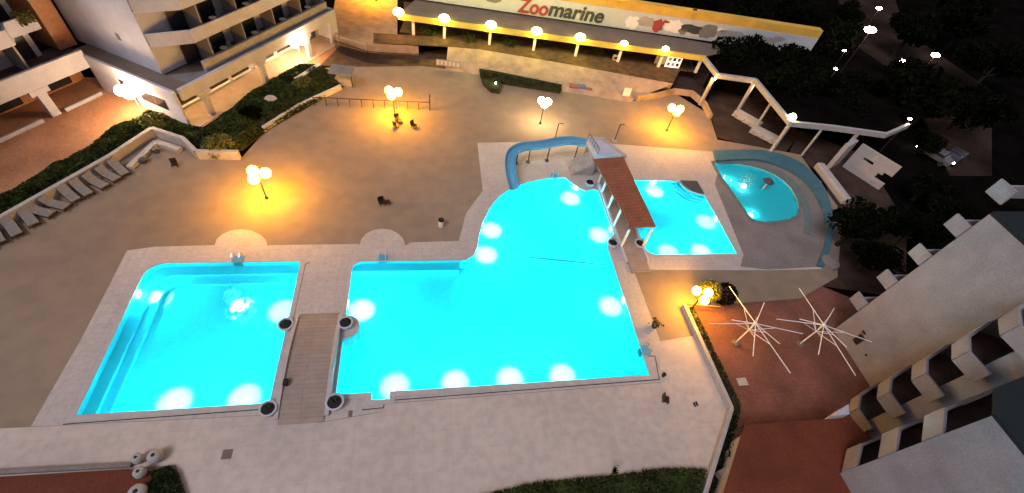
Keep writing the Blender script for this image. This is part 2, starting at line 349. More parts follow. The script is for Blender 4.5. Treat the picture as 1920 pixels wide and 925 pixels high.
# ================================================================== POOL THINGS
def pool(name, label, outline, depth, lights, steps=(), power=900, lcol=(0.0, 0.80, 1.0), white=3600, cop='coping'):
    t = thing('swimming_pool', label, 'pool', (0, 0, 0)); p = ccw(outline); n = len(p)
    b = MB(); b.sheet(p, -depth)
    vs = [(x, y, -depth) for x, y in p] + [(x, y, -0.002) for x, y in p]
    b.add(vs, [((i + 1) % n, i, i + n, (i + 1) % n + n) for i in range(n)]); b.build('basin', 'pooltile', t)
    cm = cop; cop = MB(); ip = inset(p, 0.06); op = inset(p, -0.30)
    cop.prism(op, 0.014, 0.045, [ip]); cop.build('coping', cm, t)
    for k, (sp, z) in enumerate(steps): MB().prism(ccw(sp), -depth + .01, z).build('step', 'steptile', t)
    for (x, y, ax, ay) in lights:      # (ax, ay): direction the wall lamp faces
        l = MB(); c = Vector((x + ax * .07, y + ay * .07, -.42)); a = Vector((ax, ay, 0)); u = Vector((-ay, ax, 0))
        vs = [c + a * .04] + [c + (u * math.cos(i * PI / 8) + Vector((0, 0, 1)) * math.sin(i * PI / 8)) * .38 for i in range(16)]
        l.add(vs, [(0, 1 + i, 1 + (i + 1) % 16) for i in range(16)]); lo = l.build('pool_light', 'poollamp', t)
        d = bpy.data.lights.new('pool_lamp_and_halo', 'SPOT'); d.energy = power; d.color = lcol; d.shadow_soft_size = 0.12; d.spot_size = math.radians(176); d.spot_blend = .25
        o = bpy.data.objects.new('pool_lamp_and_halo', d); COL.objects.link(o); o.parent = lo; o.location = (x + ax * .45, y + ay * .45, -.5)
        d = bpy.data.lights.new('pool_lamp_and_halo', 'SPOT'); d.energy = white; d.color = (1, 1, 1); d.shadow_soft_size = 0.1; d.spot_size = math.radians(116); d.spot_blend = .8  # extra white spot, imitates the halo scattered in the water
        o = bpy.data.objects.new('pool_lamp_and_halo', d); COL.objects.link(o); o.parent = lo; o.location = (x + ax * .9, y + ay * .9, -depth + .75)
    w = MB().sheet(inset(p, -0.002), -0.13).build('water', 'water'); struct(w, 'glowing turquoise pool water'); return t
def Lt(px, py, ax, ay, z=-.1): x, y = G(px, py, z); return (x, y, ax, ay)
st1 = [(-20.88, 12.12), (-20.2, 12.12), (-20.2, 21.6)] + arc((-19.0, 21.6), 1.2, 180, 90, 6) + [(-10.2, 22.8), (-10.2, 23.56)] + arc((-19.7, 22.3), 1.26, 90, 180, 8)
st2 = [(-20.19, 12.12), (-19.6, 12.12), (-19.6, 21.1)] + arc((-18.6, 21.1), 1.0, 180, 90, 6) + [(-10.2, 22.1), (-10.2, 22.79), (-19.0, 22.79)] + arc((-19.0, 21.6), 1.19, 90, 180, 6)
pool('swimming_pool', 'square turquoise pool with steps on two sides, left of the plank bridge', left_pool, 1.5,
     [(-20.9, 21.0, 1, 0), (-10.15, 19.6, -1, 0), (-16.3, 12.1, 0, 1), (-12.2, 12.1, 0, 1)], [(st1, -.75), (st2, -1.12)], power=800)
pool('swimming_pool', 'largest turquoise pool with a rounded bay, right of the plank bridge', main_pool, 1.7,
     [(-6.3, 19.6, 1, 0), Lt(905, 415, .96, -.2), Lt(894, 462, .98, -.1), Lt(1080, 350, -.6, -.8), (16.9, 27.2, -1, 0), (15.9, 19.2, -1, 0),
      (-2.6, 12.35, 0, 1), (1.6, 12.35, 0, 1), (5.6, 12.35, 0, 1), (9.6, 12.35, 0, 1)],
     [([(-6.28, 22.75), (2.3, 22.75), (2.3, 23.48), (-5.4, 23.48), (-6.0, 23.25)], -.5)], power=1150)
def ring(c, r0, r1, a0, a1, n=10): return arc(c, r0, a0, a1, n) + arc(c, r1, a1, a0, n)
cc = (28.65, 34.0)
pool('swimming_pool', 'small turquoise pool with curved corner steps, right of the red-roofed bridge', kid_pool, 1.15,
     [(23.6, 34.0, 0, -1), (28.65, 28.6, -1, 0), (22.2, 23.75, 0, 1), (25.6, 23.75, 0, 1)],
     [(ring(cc, 2.1, 2.45, 181, 269), -.4), (ring(cc, 2.46, 2.8, 181, 269), -.6), (ring(cc, 2.81, 3.2, 181, 269), -.8)], power=800)
pool('swimming_pool', 'dim half-moon paddling pool with a mushroom shower at the right', oval_pool, 0.7,
     [Lt(1358, 330, .8, -.5), Lt(1408, 402, .7, .7)], power=16, cop='tealring2', lcol=(0.08, 0.75, 0.9), white=420)
# corner platform of the small pool
tag(MB().prism(ccw([(28.6, 33.95)] + arc(cc, 2.04, 180, 270, 8)), 0.05, 0.09).build('corner_platform', 'darkstep'), 'dark rounded platform in the corner of the small pool', 'platform')
# foam, rope
fm = MB(); R_ = random.Random(3)
for k in range(90):
    t = R_.random(); px = 432 + 36 * t + R_.gauss(0, 8); py = 556 + 40 * t + R_.gauss(0, 8); x, y = G(px, py, -1.0)
    r = R_.uniform(.06, .30); fm.ball((x, y, -1.0 - R_.random() * .3), r, R_.uniform(.7, 1.4), R_.uniform(.7, 1.4), .5, 8, 6)
fo = tag(fm.build('foam', 'foam', smooth=True), 'white bubbling foam in the left pool', 'foam', kind='stuff')
d = bpy.data.lights.new('pool_lamp_and_halo', 'SPOT'); d.energy = 2200; d.color = (1, 1, 1); d.spot_size = math.radians(80); d.spot_blend = .8; d.shadow_soft_size = .1
o = bpy.data.objects.new('pool_lamp_and_halo', d); COL.objects.link(o); o.parent = fo; x, y = G(452, 578, -1.0); o.location = (x, y, -.2)
a, b_ = G(958, 479, -.1), G(1136, 497, -.1)
tag(MB().tube([(a[0], a[1], -.1), (b_[0], b_[1], -.1)], .035, 6).build('lane_rope', 'darkstep'), 'thin dark rope across the bay of the largest pool', 'rope')
# drain slots in the paving
def slot(pts, label):
    q = GL(pts); m = MB()
    for i in range(len(q) - 1): m.seg(q[i], q[i + 1], .055, .009, .014 + .001 * i)
    tag(m.build('drain_channel', 'black'), label, 'drain')
slot([(118, 796), (492, 768)], 'thin dark drain slot along the near side of the left pool')
slot([(678, 769), (719, 765), (722, 752), (1236, 712), (1228, 668), (1213, 668)], 'thin dark drain slot stepping along the near side of the largest pool')

# ladders at the pool rim
def ladder(x, y, rz, label):
    t = thing('pool_ladder', label, 'ladder', (x, y, 0), rz, 'pool ladders')
    for s in (-.28, .28):
        MB().tube([(s, .5, .02), (s, .42, .62), (s, .2, .78), (s, -.05, .62), (s, -.1, 0), (s, -.1, -1.0)], .03, 6).build('rail', 'steel', t)
    for z in (-.25, -.55, -.85): MB().box((0, -.1, z), (.55, .14, .05)).build('rung', 'steel', t)
    MB().box((0, .22, .055), (.8, .6, .05)).build('mat', 'slide', t)
ladder(*G(446, 491), 0, 'steel pool ladder on the far rim of the left pool')
ladder(*G(717, 488), 0, 'steel pool ladder on the far rim of the largest pool, straight side')
ladder(*G(1040, 333), 0, 'steel pool ladder at the top of the rounded bay')
ladder(*G(1205, 657), -PI / 2, 'steel pool ladder on the right rim of the largest pool')

# ================================================================== BRIDGES AND PLANTERS
t = thing('bridge', 'brown plank bridge between the two near pools', 'bridge', (-8.2, 17, 0))
def W2L(pts, o): return [(p[0] - o[0], p[1] - o[1]) for p in pts]
bq = GL([(560, 592), (635, 592), (610, 790), (521, 792)])
o0 = (-8.2, 17)
vs = []; n = 14; x0, x1 = -9.45, -6.75; y0, y1 = 10.7, 18.65
for i in range(n + 1):
    y = y0 + (y1 - y0) * i / n; z = .06 + .42 * math.sin(PI * i / n)
    vs += [(x0 - o0[0], y - o0[1], z), (x1 - o0[0], y - o0[1], z)]
top = MB().add(vs, [(2 * i, 2 * i + 1, 2 * i + 3, 2 * i + 2) for i in range(n)])
top.build('walkway', 'bridge', t)
for s, nx in ((x0 - .14, -1), (x1 + .14, 1)):
    m = MB(); pv = []
    for i in range(n + 1):
        y = y0 + .35 + (y1 - y0 - .6) * i / n; z = .2 + .45 * math.sin(PI * i / n)
        pv += [(s - .13 - o0[0], y - o0[1], -.1), (s + .13 - o0[0], y - o0[1], -.1), (s + .13 - o0[0], y - o0[1], z), (s - .13 - o0[0], y - o0[1], z)]
    fs = []
    for i in range(n):
        a = 4 * i
        for j in range(4): fs.append((a + j, a + (j + 1) % 4, a + 4 + (j + 1) % 4, a + 4 + j))
    fs += [(0, 3, 2, 1), (4 * n, 4 * n + 1, 4 * n + 2, 4 * n + 3)]
    m.add(pv, fs).build('parapet', 'coping', t)
MB().box((-9.3 - o0[0], 13.2 - o0[1], .62), (.25, .4, .3)).build('light_box', 'black', t)
planter0 = None
def planter(x, y, label, spiky=2, sc=1.0):
    global planter0
    if planter0 is None:
        t = thing('planter', label, 'planter', (x, y, 0), 0, 'round white planters')
        MB().lathe((0, 0, 0), [(.50, -.15), (.62, .1), (.72, .52), (.74, .6), (.58, .6), (.54, .45)], 24).build('bowl', 'white', t, smooth=False)
        MB().lathe((0, 0, 0), [(.56, .45), (.56, .50)], 20).build('soil', 'black', t)
        m = MB(); R = random.Random(5)
        for i in range(11):
            a = R.uniform(0, 6.3); l = R.uniform(.4, .85); d = Vector((math.cos(a), math.sin(a), 0)); w = Vector((-d.y, d.x, 0)) * .03
            b0 = Vector((0, 0, .5)); p1 = b0 + d * l * .25 + Vector((0, 0, l * .6)); p2 = b0 + d * l * .7 + Vector((0, 0, l * .8))
            m.add([b0 - w, b0 + w, p1 + w, p1 - w, p2], [(0, 1, 2, 3), (3, 2, 4)])
        m.build('plant', 'leaf', t); planter0 = t; t.scale = (sc * .72,) * 3; return t
    return dup(planter0, (x, y, 0), random.uniform(0, 6), label, scale=sc * .72)
planter(*G(536, 609, .3), 'round white planter at the far left corner of the plank bridge')
planter(*G(648, 606, .3), 'round white planter at the far right corner of the plank bridge')
planter(*G(503, 767, .3), 'round white planter at the near left corner of the plank bridge')
planter(*G(628, 755, .3), 'round white planter at the near right corner of the plank bridge', sc=1.1)
planter(*G(1106, 343, .3), 'round white planter at the far left corner of the red-roofed bridge')
planter(*G(1149, 456, .3), 'round white planter at the near left corner of the red-roofed bridge')
planter(*G(1200, 457, .3), 'round white planter at the near right corner of the red-roofed bridge')
# plinth where the far right planter stands in the water
tag(MB().lathe((*G(648, 612, 0), 0), [(1.0, -1.6), (1.0, -.2), (.95, .0)], 24).build('plinth', 'coping'), 'round stone plinth in the water under a planter', 'plinth')

# covered bridge
t = thing('covered_bridge', 'footbridge under a sloping terracotta tile roof on white posts', 'bridge', (18.1, 31, 0)); o0 = (18.1, 31)
rz0 = 2.55
rc = [G(1110, 300, rz0), G(1168, 296, rz0 + .35), G(1227, 430, rz0 + .1), G(1182, 430, rz0 - .1)]
L = W2L(rc, o0)
zz = [rz0, rz0 + .35, rz0 + .35, rz0]
L = [(L[0][0] + .1, L[0][1]), (L[1][0], L[1][1]), L[2], (L[3][0], L[3][1])]
MB().add([(L[i][0], L[i][1], zz[i]) for i in range(4)] + [(L[i][0], L[i][1], zz[i] + .12) for i in range(4)],
         [(0, 1, 2, 3), (7, 6, 5, 4), (0, 4, 5, 1), (1, 5, 6, 2), (2, 6, 7, 3), (3, 7, 4, 0)]).build('roof', 'tileroof', t)
m = MB().box((-.0, -3.0, .1), (1.9, 10.5, .2)); m.build('walkway', 'bridge', t)
for s in (-1.05, 1.05): MB().box((s, -3.0, .16), (.2, 10.2, .36)).build('kerb', 'white', t)
for px, py in ((1115, 341), (1128, 360), (1141, 391), (1153, 423), (1162, 462)):
    x, y = G(px, py, .3); MB().box((-1.05, y - o0[1], 1.35), (.16, .16, 2.35)).build('post', 'white2', t)
    MB().box((1.05, y - o0[1], 1.4), (.16, .16, 2.5)).build('post', 'white2', t)
MB().box((.05, -8.65, .12), (1.75, 1.3, .12)).build('ramp', 'yellowlit' if False else 'bridge', t)

# ================================================================== WATER SLIDE
t = thing('water_slide', 'curved pale blue water slide dropping into the rounded bay', 'water slide', (*G(955, 355), 0)); o0 = G(955, 355)
path = [(1098, 272, 2.4), (1075, 268, 2.3), (1050, 269, 2.15), (1020, 275, 2.0), (990, 278, 1.85), (972, 282, 1.7), (960, 292, 1.5), (956, 308, 1.25), (957, 325, .95), (960, 342, .5), (964, 355, .2)]
P3 = []
for px, py, z in path: x, y = G(px, py, z); P3.append(Vector((x - o0[0], y - o0[1], z)))
def catmull(P, n=5):
    out = []
    for i in range(len(P) - 1):
        a = P[max(i - 1, 0)]; b = P[i]; c = P[i + 1]; d = P[min(i + 2, len(P) - 1)]
        for j in range(n):
            u = j / n; out.append(.5 * ((2 * b) + (c - a) * u + (2 * a - 5 * b + 4 * c - d) * u * u + (3 * b - a - 3 * c + d) * u ** 3))
    return out + [P[-1]]
P3 = catmull(P3); prof = [(-.56, .42), (-.50, .42), (-.36, .08), (0, -.02), (.36, .08), (.50, .42), (.56, .42), (.42, 0), (0, -.12), (-.42, 0)]
vs = []; fs = []
for i, p in enumerate(P3):
    d = (P3[min(i + 1, len(P3) - 1)] - P3[max(i - 1, 0)]); nrm = Vector((-d.y, d.x, 0)).normalized()
    for a, z in prof: vs.append(p + nrm * a + Vector((0, 0, z)))
k = len(prof)
for i in range(len(P3) - 1):
    for j in range(k): fs.append((i * k + j, i * k + (j + 1) % k, (i + 1) * k + (j + 1) % k, (i + 1) * k + j))
MB().add(vs, fs).build('chute', 'slide', t)
for i in (3, 13, 19, 25, 33):
    p = P3[i]; m = MB(); m.tube([(p.x, p.y, 0), (p.x, p.y, p.z - .1)], .06, 8); m.box((p.x, p.y, .04), (.4, .4, .06)); m.build('support', 'fence', t)
# slide tower: rock-like grey concrete stair block
tw = GL([(1102, 264), (1128, 266), (1165, 294), (1172, 300), (1120, 303), (1096, 285)], 1.0)
ts = thing('slide_tower', 'grey concrete stair tower at the top of the water slide', 'tower', (*tw[0], 0)); q = W2L(tw, tw[0])
MB().prism(ccw(q), 0, 1.6).build('base_block', 'concrete', ts)
pl = W2L(GL([(1102, 262), (1128, 263), (1165, 292), (1120, 290)], 2.3), tw[0])
MB().prism(ccw(pl), 1.6, 2.35).build('platform', 'white', ts)
a, b_ = pl[0], pl[3]
m = MB()
for i in range(6): x = a[0] + (b_[0] - a[0]) * i / 5; y = a[1] + (b_[1] - a[1]) * i / 5; m.tube([(x, y, 2.35), (x, y, 3.1)], .025, 5)
m.tube([(a[0], a[1], 3.1), (b_[0], b_[1], 3.1)], .03, 5); m.build('railing', 'fence', ts)
sb = G(1098, 330)
m = MB()
for i in range(8): m.box((14.3 + i * .3 + .2, 35.6 + .0 * i, .09 + i * .2 * .5), (.32, 2.1, .18 + i * .2))
m.build('stair', 'concrete', ts); bpy.data.objects[m and 'stair'].location = (-tw[0][0], -tw[0][1], 0)

# ================================================================== LAMPS
def lamp_mesh(glm, n, R, gr, h):
    gm = []
    return
def lamp_post(x, y, label, g='globe', n=3, h=2.75, gr=.40, R=.55, rot=0.0, z=0.0):
    t = thing('street_lamp', label, 'lamp post', (x, y, z), rot, 'globe lamp posts round the pools')
    MB().lathe((0, 0, 0), [(.16, 0), (.14, .1), (.06, .25), (.045, h - .35)], 12).build('pole', 'white2' if g == 'globesoft' else 'fence', t)
    m = MB()
    for i in range(n):
        a = 2 * PI * i / n + .3; m.tube([(0, 0, h - .55), (R * .6 * math.cos(a), R * .6 * math.sin(a), h - .5), (R * math.cos(a), R * math.sin(a), h - .3)], .025, 6)
    m.build('arm', 'fence', t)
    for i in range(n):
        a = 2 * PI * i / n + .3; MB().ball((R * math.cos(a), R * math.sin(a), h), gr).build('globe', g, t, smooth=True)
    return t
lamp_post(*G(500, 372), 'three-globe lamp post casting an amber pool on the deck behind the left pool', gr=.44, R=.6)
lamp_post(*G(740, 217), 'three-globe amber lamp post behind the thin black railing', h=2.8, gr=.44)
lamp_post(*G(1013, 232), 'whitest globe lamp post behind the water slide', 'globewhite', n=3, h=2.8, gr=.40, R=.42)
lamp_post(*G(1250, 245), 'amber globe lamp post in front of the low curved wall right of the deck', h=2.9, gr=.42)
lamp_post(*G(1296, 580), 'globe lamp post beside the small bush near the red terrace', 'globedim', n=3, h=2.2, gr=.36, R=.55)
lamp_post(*G(270, 216), 'warm globe lamp post on the terracotta plaza by the connecting wing', 'globesoft', n=4, gr=.50, R=.68)
lamp_post(*G(566, 118), 'warm globe lamp post at the arcade by the blue shutter', 'globesoft', n=3, h=2.6, gr=.46, R=.62)
lamp_post(*G(705, 2), 'amber lamp post on the patchy ground left of the gallery', 'globe', n=3, h=3.4, gr=.42)

# ================================================================== GALLERY (back walkway)
def beam_run(pts, zc, z0, z1, m, w=.35):
    for i in range(len(pts) - 1): m.seg(pts[i], pts[i + 1], w, z0 + .002 * i, z1 + .002 * i)
gp = [G(746, 31, 3.6)] + [G(1322, 110, 3.6)]
t = thing('gallery', 'long lamp-lit gallery with cream fascia on white columns behind the deck', 'gallery', (0, 0, 0))
m = MB(); beam_run(gp, 0, 3.28, 3.92, m); m.build('fascia', 'beam', t)
rf = [G(748, 27, 3.7), G(1322, 106, 3.7), G(1350, 100, 3.7), G(1350, 84, 3.8), G(852, -2, 3.8), G(790, -12, 3.8)]
MB().prism(ccw(rf), 3.6, 3.72).build('roof', 'brownroof', t)
d = Vector(gp[1]) - Vector(gp[0]); L = d.length; u = d / L; ang = math.atan2(d.y, d.x); nv = Vector((-u.y, u.x))
def at_x(px, py): # distance along the beam under a spot
    p = Vector(G(px, py, 3.6)) - Vector(gp[0]); return p.dot(u)
colx = [(772, 40), (833, 44), (920, 55), (1005, 67), (1086, 78), (1168, 90), (1245, 99), (1318, 110)]
for px, py in colx:
    p = Vector(gp[0]) + u * at_x(px, py) + nv * .25
    MB().box((p.x, p.y, 2.33), (.34, .34, 1.9), ang).build('column', 'white2', t)
for i, (px, py) in enumerate([(748, 30), (833, 42), (920, 53), (1005, 65), (1086, 76), (1168, 88), (1245, 99)]):
    p = Vector(gp[0]) + u * at_x(px, py); g = 'floodorange' if i in (0, 5, 6) else 'flood'
    lm = MB().ball((p.x, p.y, 4.15), .60 if i < 5 else .42, 1.15, 1, .75).build('lamp', g, t, smooth=True)
    MB().box((p.x, p.y, 3.96), (.3, .3, .08)).build('lamp_foot', 'fence', lm)
    q = p - nv * .55
    l2 = bpy.data.lights.new('gallery_bulb', 'POINT'); l2.energy = 300 if i < 5 else 150; l2.color = (1, .85, .03) if g == 'flood' else (1, .55, .08); l2.shadow_soft_size = .15
    lo = bpy.data.objects.new('gallery_bulb', l2); COL.objects.link(lo); lo.parent = lm; lo.location = (q.x, q.y, 3.9)
back = [Vector(p) + nv * 4.5 for p in gp]
MB().seg(back[0], back[1], .3, .8, 3.58).build('back_wall', 'recess', t)
MB().prism(ccw([tuple(Vector(gp[0]) + nv * .6), tuple(Vector(gp[1]) + nv * .6), tuple(back[1]), tuple(back[0])]), 1.2, 1.42).build('floor', 'soil', t)
R_ = random.Random(11)
for i, (px, py) in enumerate([(800, 62), (880, 75), (1120, 98), (955, 84)]):
    x, y = G(px, py, 1.6)
    tag(MB().leaves(260, lambda R: (x + R.gauss(0, .45), y + R.gauss(0, .45), 1.5 + abs(R.gauss(0, .5))), .14, i).build('shrub', 'leaf'), ['low shrub between the two leftmost gallery columns', 'low shrub beneath the second gallery lamp', 'low shrub under the fifth gallery lamp', 'low shrub under the third gallery lamp'][i], 'shrub', 'shrubs at the gallery columns')
# zigzag wing at the right
zp = GL([(1322, 112), (1345, 142), (1416, 152), (1482, 232), (1560, 240), (1660, 254), (1702, 236)], 4.2)
t = thing('pergola', 'zigzag white pergola on slanting-looking posts right of the gallery', 'pergola', (0, 0, 0))
m = MB(); beam_run(zp, 0, 3.9, 4.5, m, .35); m.build('beam', 'cloth', t)
for px, py, wd in ((1340, 142, .34), (1416, 152, .34), (1448, 190, .22), (1482, 232, .34), (1545, 238, .2), (1612, 247, .34)):
    x, y = G(px, py, 4.2); MB().box((x, y, 1.95), (wd, wd, 3.9), .3).build('post', 'cloth', t)
for px, py, e in ((1338, 150, 160), (1420, 165, 60)):  # lamps added to turn the left of the beam yellow
    x, y = G(px, py, 3.6); l2 = bpy.data.lights.new('pergola_fill', 'POINT'); l2.energy = e; l2.color = (1, .55, .1); l2.shadow_soft_size = .15
    h_ = MB().box((x, y, 3.75), (.25, .25, .2)).build('added_lamp', 'farwarm', t); lo = bpy.data.objects.new('pergola_fill', l2); COL.objects.link(lo); lo.parent = h_; lo.location = (x - .4, y - .5, 3.7)
x, y = G(1484, 222, 4.6); lm = MB().ball((x, y, 4.75), .42).build('lamp', 'cold', t, smooth=True)
roofz = GL([(1350, 138), (1419, 148), (1487, 228), (1562, 236), (1661, 250), (1698, 232), (1660, 190), (1560, 140), (1440, 110), (1350, 108)], 4.1)
MB().prism(ccw(roofz), 3.98, 4.1).build('roof', 'earth', t)
m = MB(); m.seg(roofz[0], roofz[-1], .3, 0, 3.9); m.seg(G(1345, 110, 4.2), G(1440, 130, 4.2), .3, 0, 3.9); m.build('back_wall', 'leafdark', t)
# cloth-draped tables under the pergola
for i, (px, py) in enumerate([(1402, 222), (1436, 252)]):
    x, y = G(px, py, .5); tt = thing('draped_table', ['beige cloth draped table under the pergola, farther one', 'beige cloth draped table under the pergola, nearer the blue rim'][i], 'table', (x, y, 0), -.95 + .1 * i, 'draped tables under the pergola')
    m = MB(); m.box((0, 0, .74), (3.6, 1.1, .06)); m.box((0, -.56, .38), (3.6, .04, .74)); m.box((0, .56, .38), (3.6, .04, .74)); m.build('tablecloth', 'cloth', tt)
    for k in range(4): MB().box((-1.5 + k, -.9, .42), (.5, .5, .06)).build('bench_cushion', 'cloth', tt)
# ================================================================== BANNER WALL
b0 = Vector(G(700, -24, 4.6)); b1 = Vector(G(1520, 96, 4.6)); d = (b1 - b0); L = d.length; u = d / L; ang = math.atan2(d.y, d.x)
t = thing('banner', 'long pale banner with big lettering under a lamplit ochre band behind the gallery roof', 'banner', (b0.x, b0.y, 3.9), ang)
Hb = 2.55
MB().box((L / 2, .6, Hb / 2 + .5), (L, 1.1, Hb + 1.0)).build('wall', 'yellowlit', t)
MB().box((L / 2 , -.0, Hb / 2), (L - .1, .08, Hb - .1)).build('canvas', 'sign', t)
def s_at(px, py): p = Vector(G(px, py, 5.1)) - b0; return p.dot(u)
sx0 = s_at(972, 18); sx1 = s_at(1131, 30)
def text(body, x0, w, h, z, m, parent, name, yy=-.13, shear=.15):
    c = bpy.data.curves.new(name, 'FONT'); c.body = body; c.size = 1; c.extrude = .02; c.offset = .008; c.shear = shear
    o = bpy.data.objects.new(name, c); COL.objects.link(o); bpy.context.view_layer.update()
    dp = bpy.context.evaluated_depsgraph_get(); me = bpy.data.meshes.new_from_object(o.evaluated_get(dp)); bpy.data.objects.remove(o)
    xs = [v.co.x for v in me.vertices]; ys = [v.co.y for v in me.vertices]; a, b = min(xs), max(xs); c0, c1 = min(ys), max(ys)
    for v in me.vertices:
        X = x0 + (v.co.x - a) / (b - a) * w; Z = z + (v.co.y - 0) / (c1 - c0) * h; v.co = (X, yy - v.co.z, Z)
    V_ = [tuple(v.co) for v in me.vertices]; F_ = [tuple(p.vertices) for p in me.polygons]; mb = MB()
    for k_, (dx, dz) in enumerate([(0, 0), (.07, 0), (-.07, 0), (0, .06), (0, -.05)]): mb.add([(x + dx, y - .003 * k_, q + dz) for x, y, q in V_], F_)
    return mb.build(name, m, parent)
    o = bpy.data.objects.new(name, me); COL.objects.link(o); me.materials.clear(); me.materials.append(M[m]); o.parent = parent; return o
w = sx1 - sx0
text('Zoo', sx0, w * .345, 1.85, .3, 'letred', t, 'lettering_red')
text('marine', sx0 + w * .36, w * .64, 1.75, .42, 'letgrey', t, 'lettering_grey')
# soft grey, white and red figures printed on the right half of the banner
def blob(px0, py0, rx, rz_, m, yy, seed):
    R = random.Random(seed); s = s_at(px0, py0); pts = []
    for i in range(14): a = 2 * PI * i / 14; k = R.uniform(.75, 1.15); pts.append((s + rx * k * math.cos(a), min(Hb - .08, max(.08, Hb / 2 + .5 * rz_[0] + .72 * rz_[1] * k * math.sin(a)))))
    vs = [(x, yy, z) for x, z in pts] + [(x, yy - .01, z) for x, z in pts]; n = len(pts)
    MB().add(vs, [tuple(range(n, 2 * n)), tuple(range(n - 1, -1, -1))] + [(i, (i + 1) % n, (i + 1) % n + n, i + n) for i in range(n)]).build('printed_shape', m, t)
for i, (px, py, rx, rz_, mm) in enumerate([(1352, 70, .7, (.8, .5), 'white2'), (1284, 58, .7, (-.9, .6), 'greyroof'), (1248, 53, .5, (1.0, .3), 'letred'), (1318, 64, .6, (.9, .4), 'concrete'), (1400, 76, .9, (-.8, .5), 'concrete'), (1460, 86, 1.0, (.8, .5), 'concrete'), (1188, 45, 1.0, (-.4, 1.3), 'white2'), (1212, 48, 1.4, (.2, 1.1), 'concrete'), (1236, 52, .8, (-.3, 1.4), 'letred'),
                                        (1265, 56, 1.6, (.1, 1.3), 'white2'), (1300, 62, 1.9, (.1, .8), 'letgrey'), (1330, 66, 1.3, (.0, 1.5), 'greyroof'), (1370, 72, 2.2, (.2, .9), 'concrete'),
                                        (880, 2, 1.8, (0, .5), 'concrete'), (925, 6, 1.3, (.2, .6), 'greyroof'), (1430, 82, 2.2, (-.2, 1.0), 'concrete')]):
    blob(px, py, rx, rz_, mm, -.045 - .012 * (i % 3), i)
for i, px in enumerate((1000, 1150, 1290)):  # lamps added to light the coping yellow, weaker to the right
    s = s_at(px, 20 + (px - 970) * .14); h = MB().box((s, -.6, Hb + 1.5), (.5, .3, .2)).build('added_lamp', 'fence', t)
    MB().tube([(s, -.6, Hb + 1.5), (s, .3, Hb + 1.1)], .03, 6).build('bracket', 'fence', h)
    l2 = bpy.data.lights.new('banner_fill', 'POINT'); l2.energy = (650, 220, 60)[i]; l2.color = (1, .60, .12); l2.shadow_soft_size = .3
    lo = bpy.data.objects.new('banner_fill', l2); COL.objects.link(lo); lo.parent = h; lo.location = (s, .7, Hb + 2.6)

# ================================================================== BACK OF DECK DETAILS
rp = GL([(592, 197), (590, 183), (806, 197)]); ra, rb = Vector(G(590, 198)), Vector(G(806, 207))
t = thing('railing', 'thin black railing with widely spaced posts at the back of the deck', 'railing', (ra.x, ra.y, 0))
dd = rb - ra; MB().tube([(0, 0, 1.0), (dd.x, dd.y, 1.0)], .045, 6).build('top_rail', 'fence', t)
for i in range(11): MB().box((dd.x * i / 10, dd.y * i / 10, .5), (.07, .07, 1.0)).build('post', 'fence', t)
MB().box((dd.x, dd.y, 1.0), (.1, .1, 2.0)).build('end_post', 'fence', t)
# dark iron fence over the curved wall, ramp wall
cw = GL([(610, 62), (640, 85), (690, 98), (740, 100), (785, 103)])
m = MB()
for i in range(4): m.seg(cw[i], cw[i + 1], .3, -.03, 1.2 + .003 * i)
tag(m.build('curved_wall', 'tan'), 'curved tan wall at the end of the arcade building', 'wall')
fw = GL([(630, 92), (690, 112), (735, 115), (785, 117)])
t = thing('iron_fence', 'black iron fence along the ramp beside the curved tan wall', 'fence', (*fw[0], 0)); q = W2L(fw, fw[0])
for i in range(3):
    m = MB(); a, b_ = Vector(q[i]), Vector(q[i + 1]); k = int((b_ - a).length / .16)
    for j in range(k + 1): p = a + (b_ - a) * j / k; m.tube([(p.x, p.y, 0), (p.x, p.y, 1.05)], .035, 4)
    m.tube([(a.x, a.y, 1.05), (b_.x, b_.y, 1.05)], .05, 5); m.build('fence_panel', 'fence', t)
tag(MB().prism(ccw(GL([(630, 90), (785, 112), (785, 118), (735, 121), (690, 118), (640, 102)])), -.01, .02).build('ramp_bed', 'fence'), 'dark bed at the foot of the iron fence', 'plant bed')
x, y = G(840, 118, .9); tt = thing('notice_board', 'faint white notice lettering board fixed on the stone bank', 'sign', (x, y, .25), -.13)
MB().box((0, 0, .55), (3.0, .06, .8)).build('board', 'tan', tt)
for i in range(6): MB().box((-1.25 + i * .5, -.04, .55), (.32, .02, .55)).build('panel', 'sign', tt)
dk = ccw(GL([(898, 136), (925, 140), (1052, 166), (1050, 176), (940, 158), (936, 177), (920, 174), (905, 160)]))
tag(MB().prism(dk, .0, .55).leaves(1800, lambda R: (lambda t_, s_: (*G(900 + 150 * t_, 140 + 28 * t_ + s_ * 14), .5 + R.random() * .25))(R.random(), R.random()), .12, 4).build('hedge', 'leafmid'), 'low dark hedge strip in front of the stone bank', 'hedge')
x, y = G(929, 158, .6); tag(MB().ball((x, y, .75), .09).build('spotlight', 'far'), 'tiny white spotlight in the low dark hedge', 'light')
t = thing('towel_pile', 'red and blue folded towels piled at the foot of the stone bank', 'towels', (*G(1088, 168), 0), -.15)
MB().box((-.9, 0, .25), (1.3, .9, .5)).build('towel', 'rag', t); MB().box((.1, 0, .28), (1.0, .8, .56)).build('towel', 'ragblue', t); MB().box((1.0, 0, .22), (.9, .8, .44)).build('towel', 'rag', t)
t = thing('sign_board', 'small white standing sign board at the right end of the stone bank', 'sign', (*G(1172, 184), 0), -.15)
MB().box((0, 0, .85), (.95, .06, 1.1)).build('panel', 'white2', t); MB().box((0, .05, .75), (.8, .05, .9)).build('backing', 'fence', t)
for s in (-.4, .4): MB().box((s, 0, .15), (.06, .3, .3)).build('leg', 'fence', t)
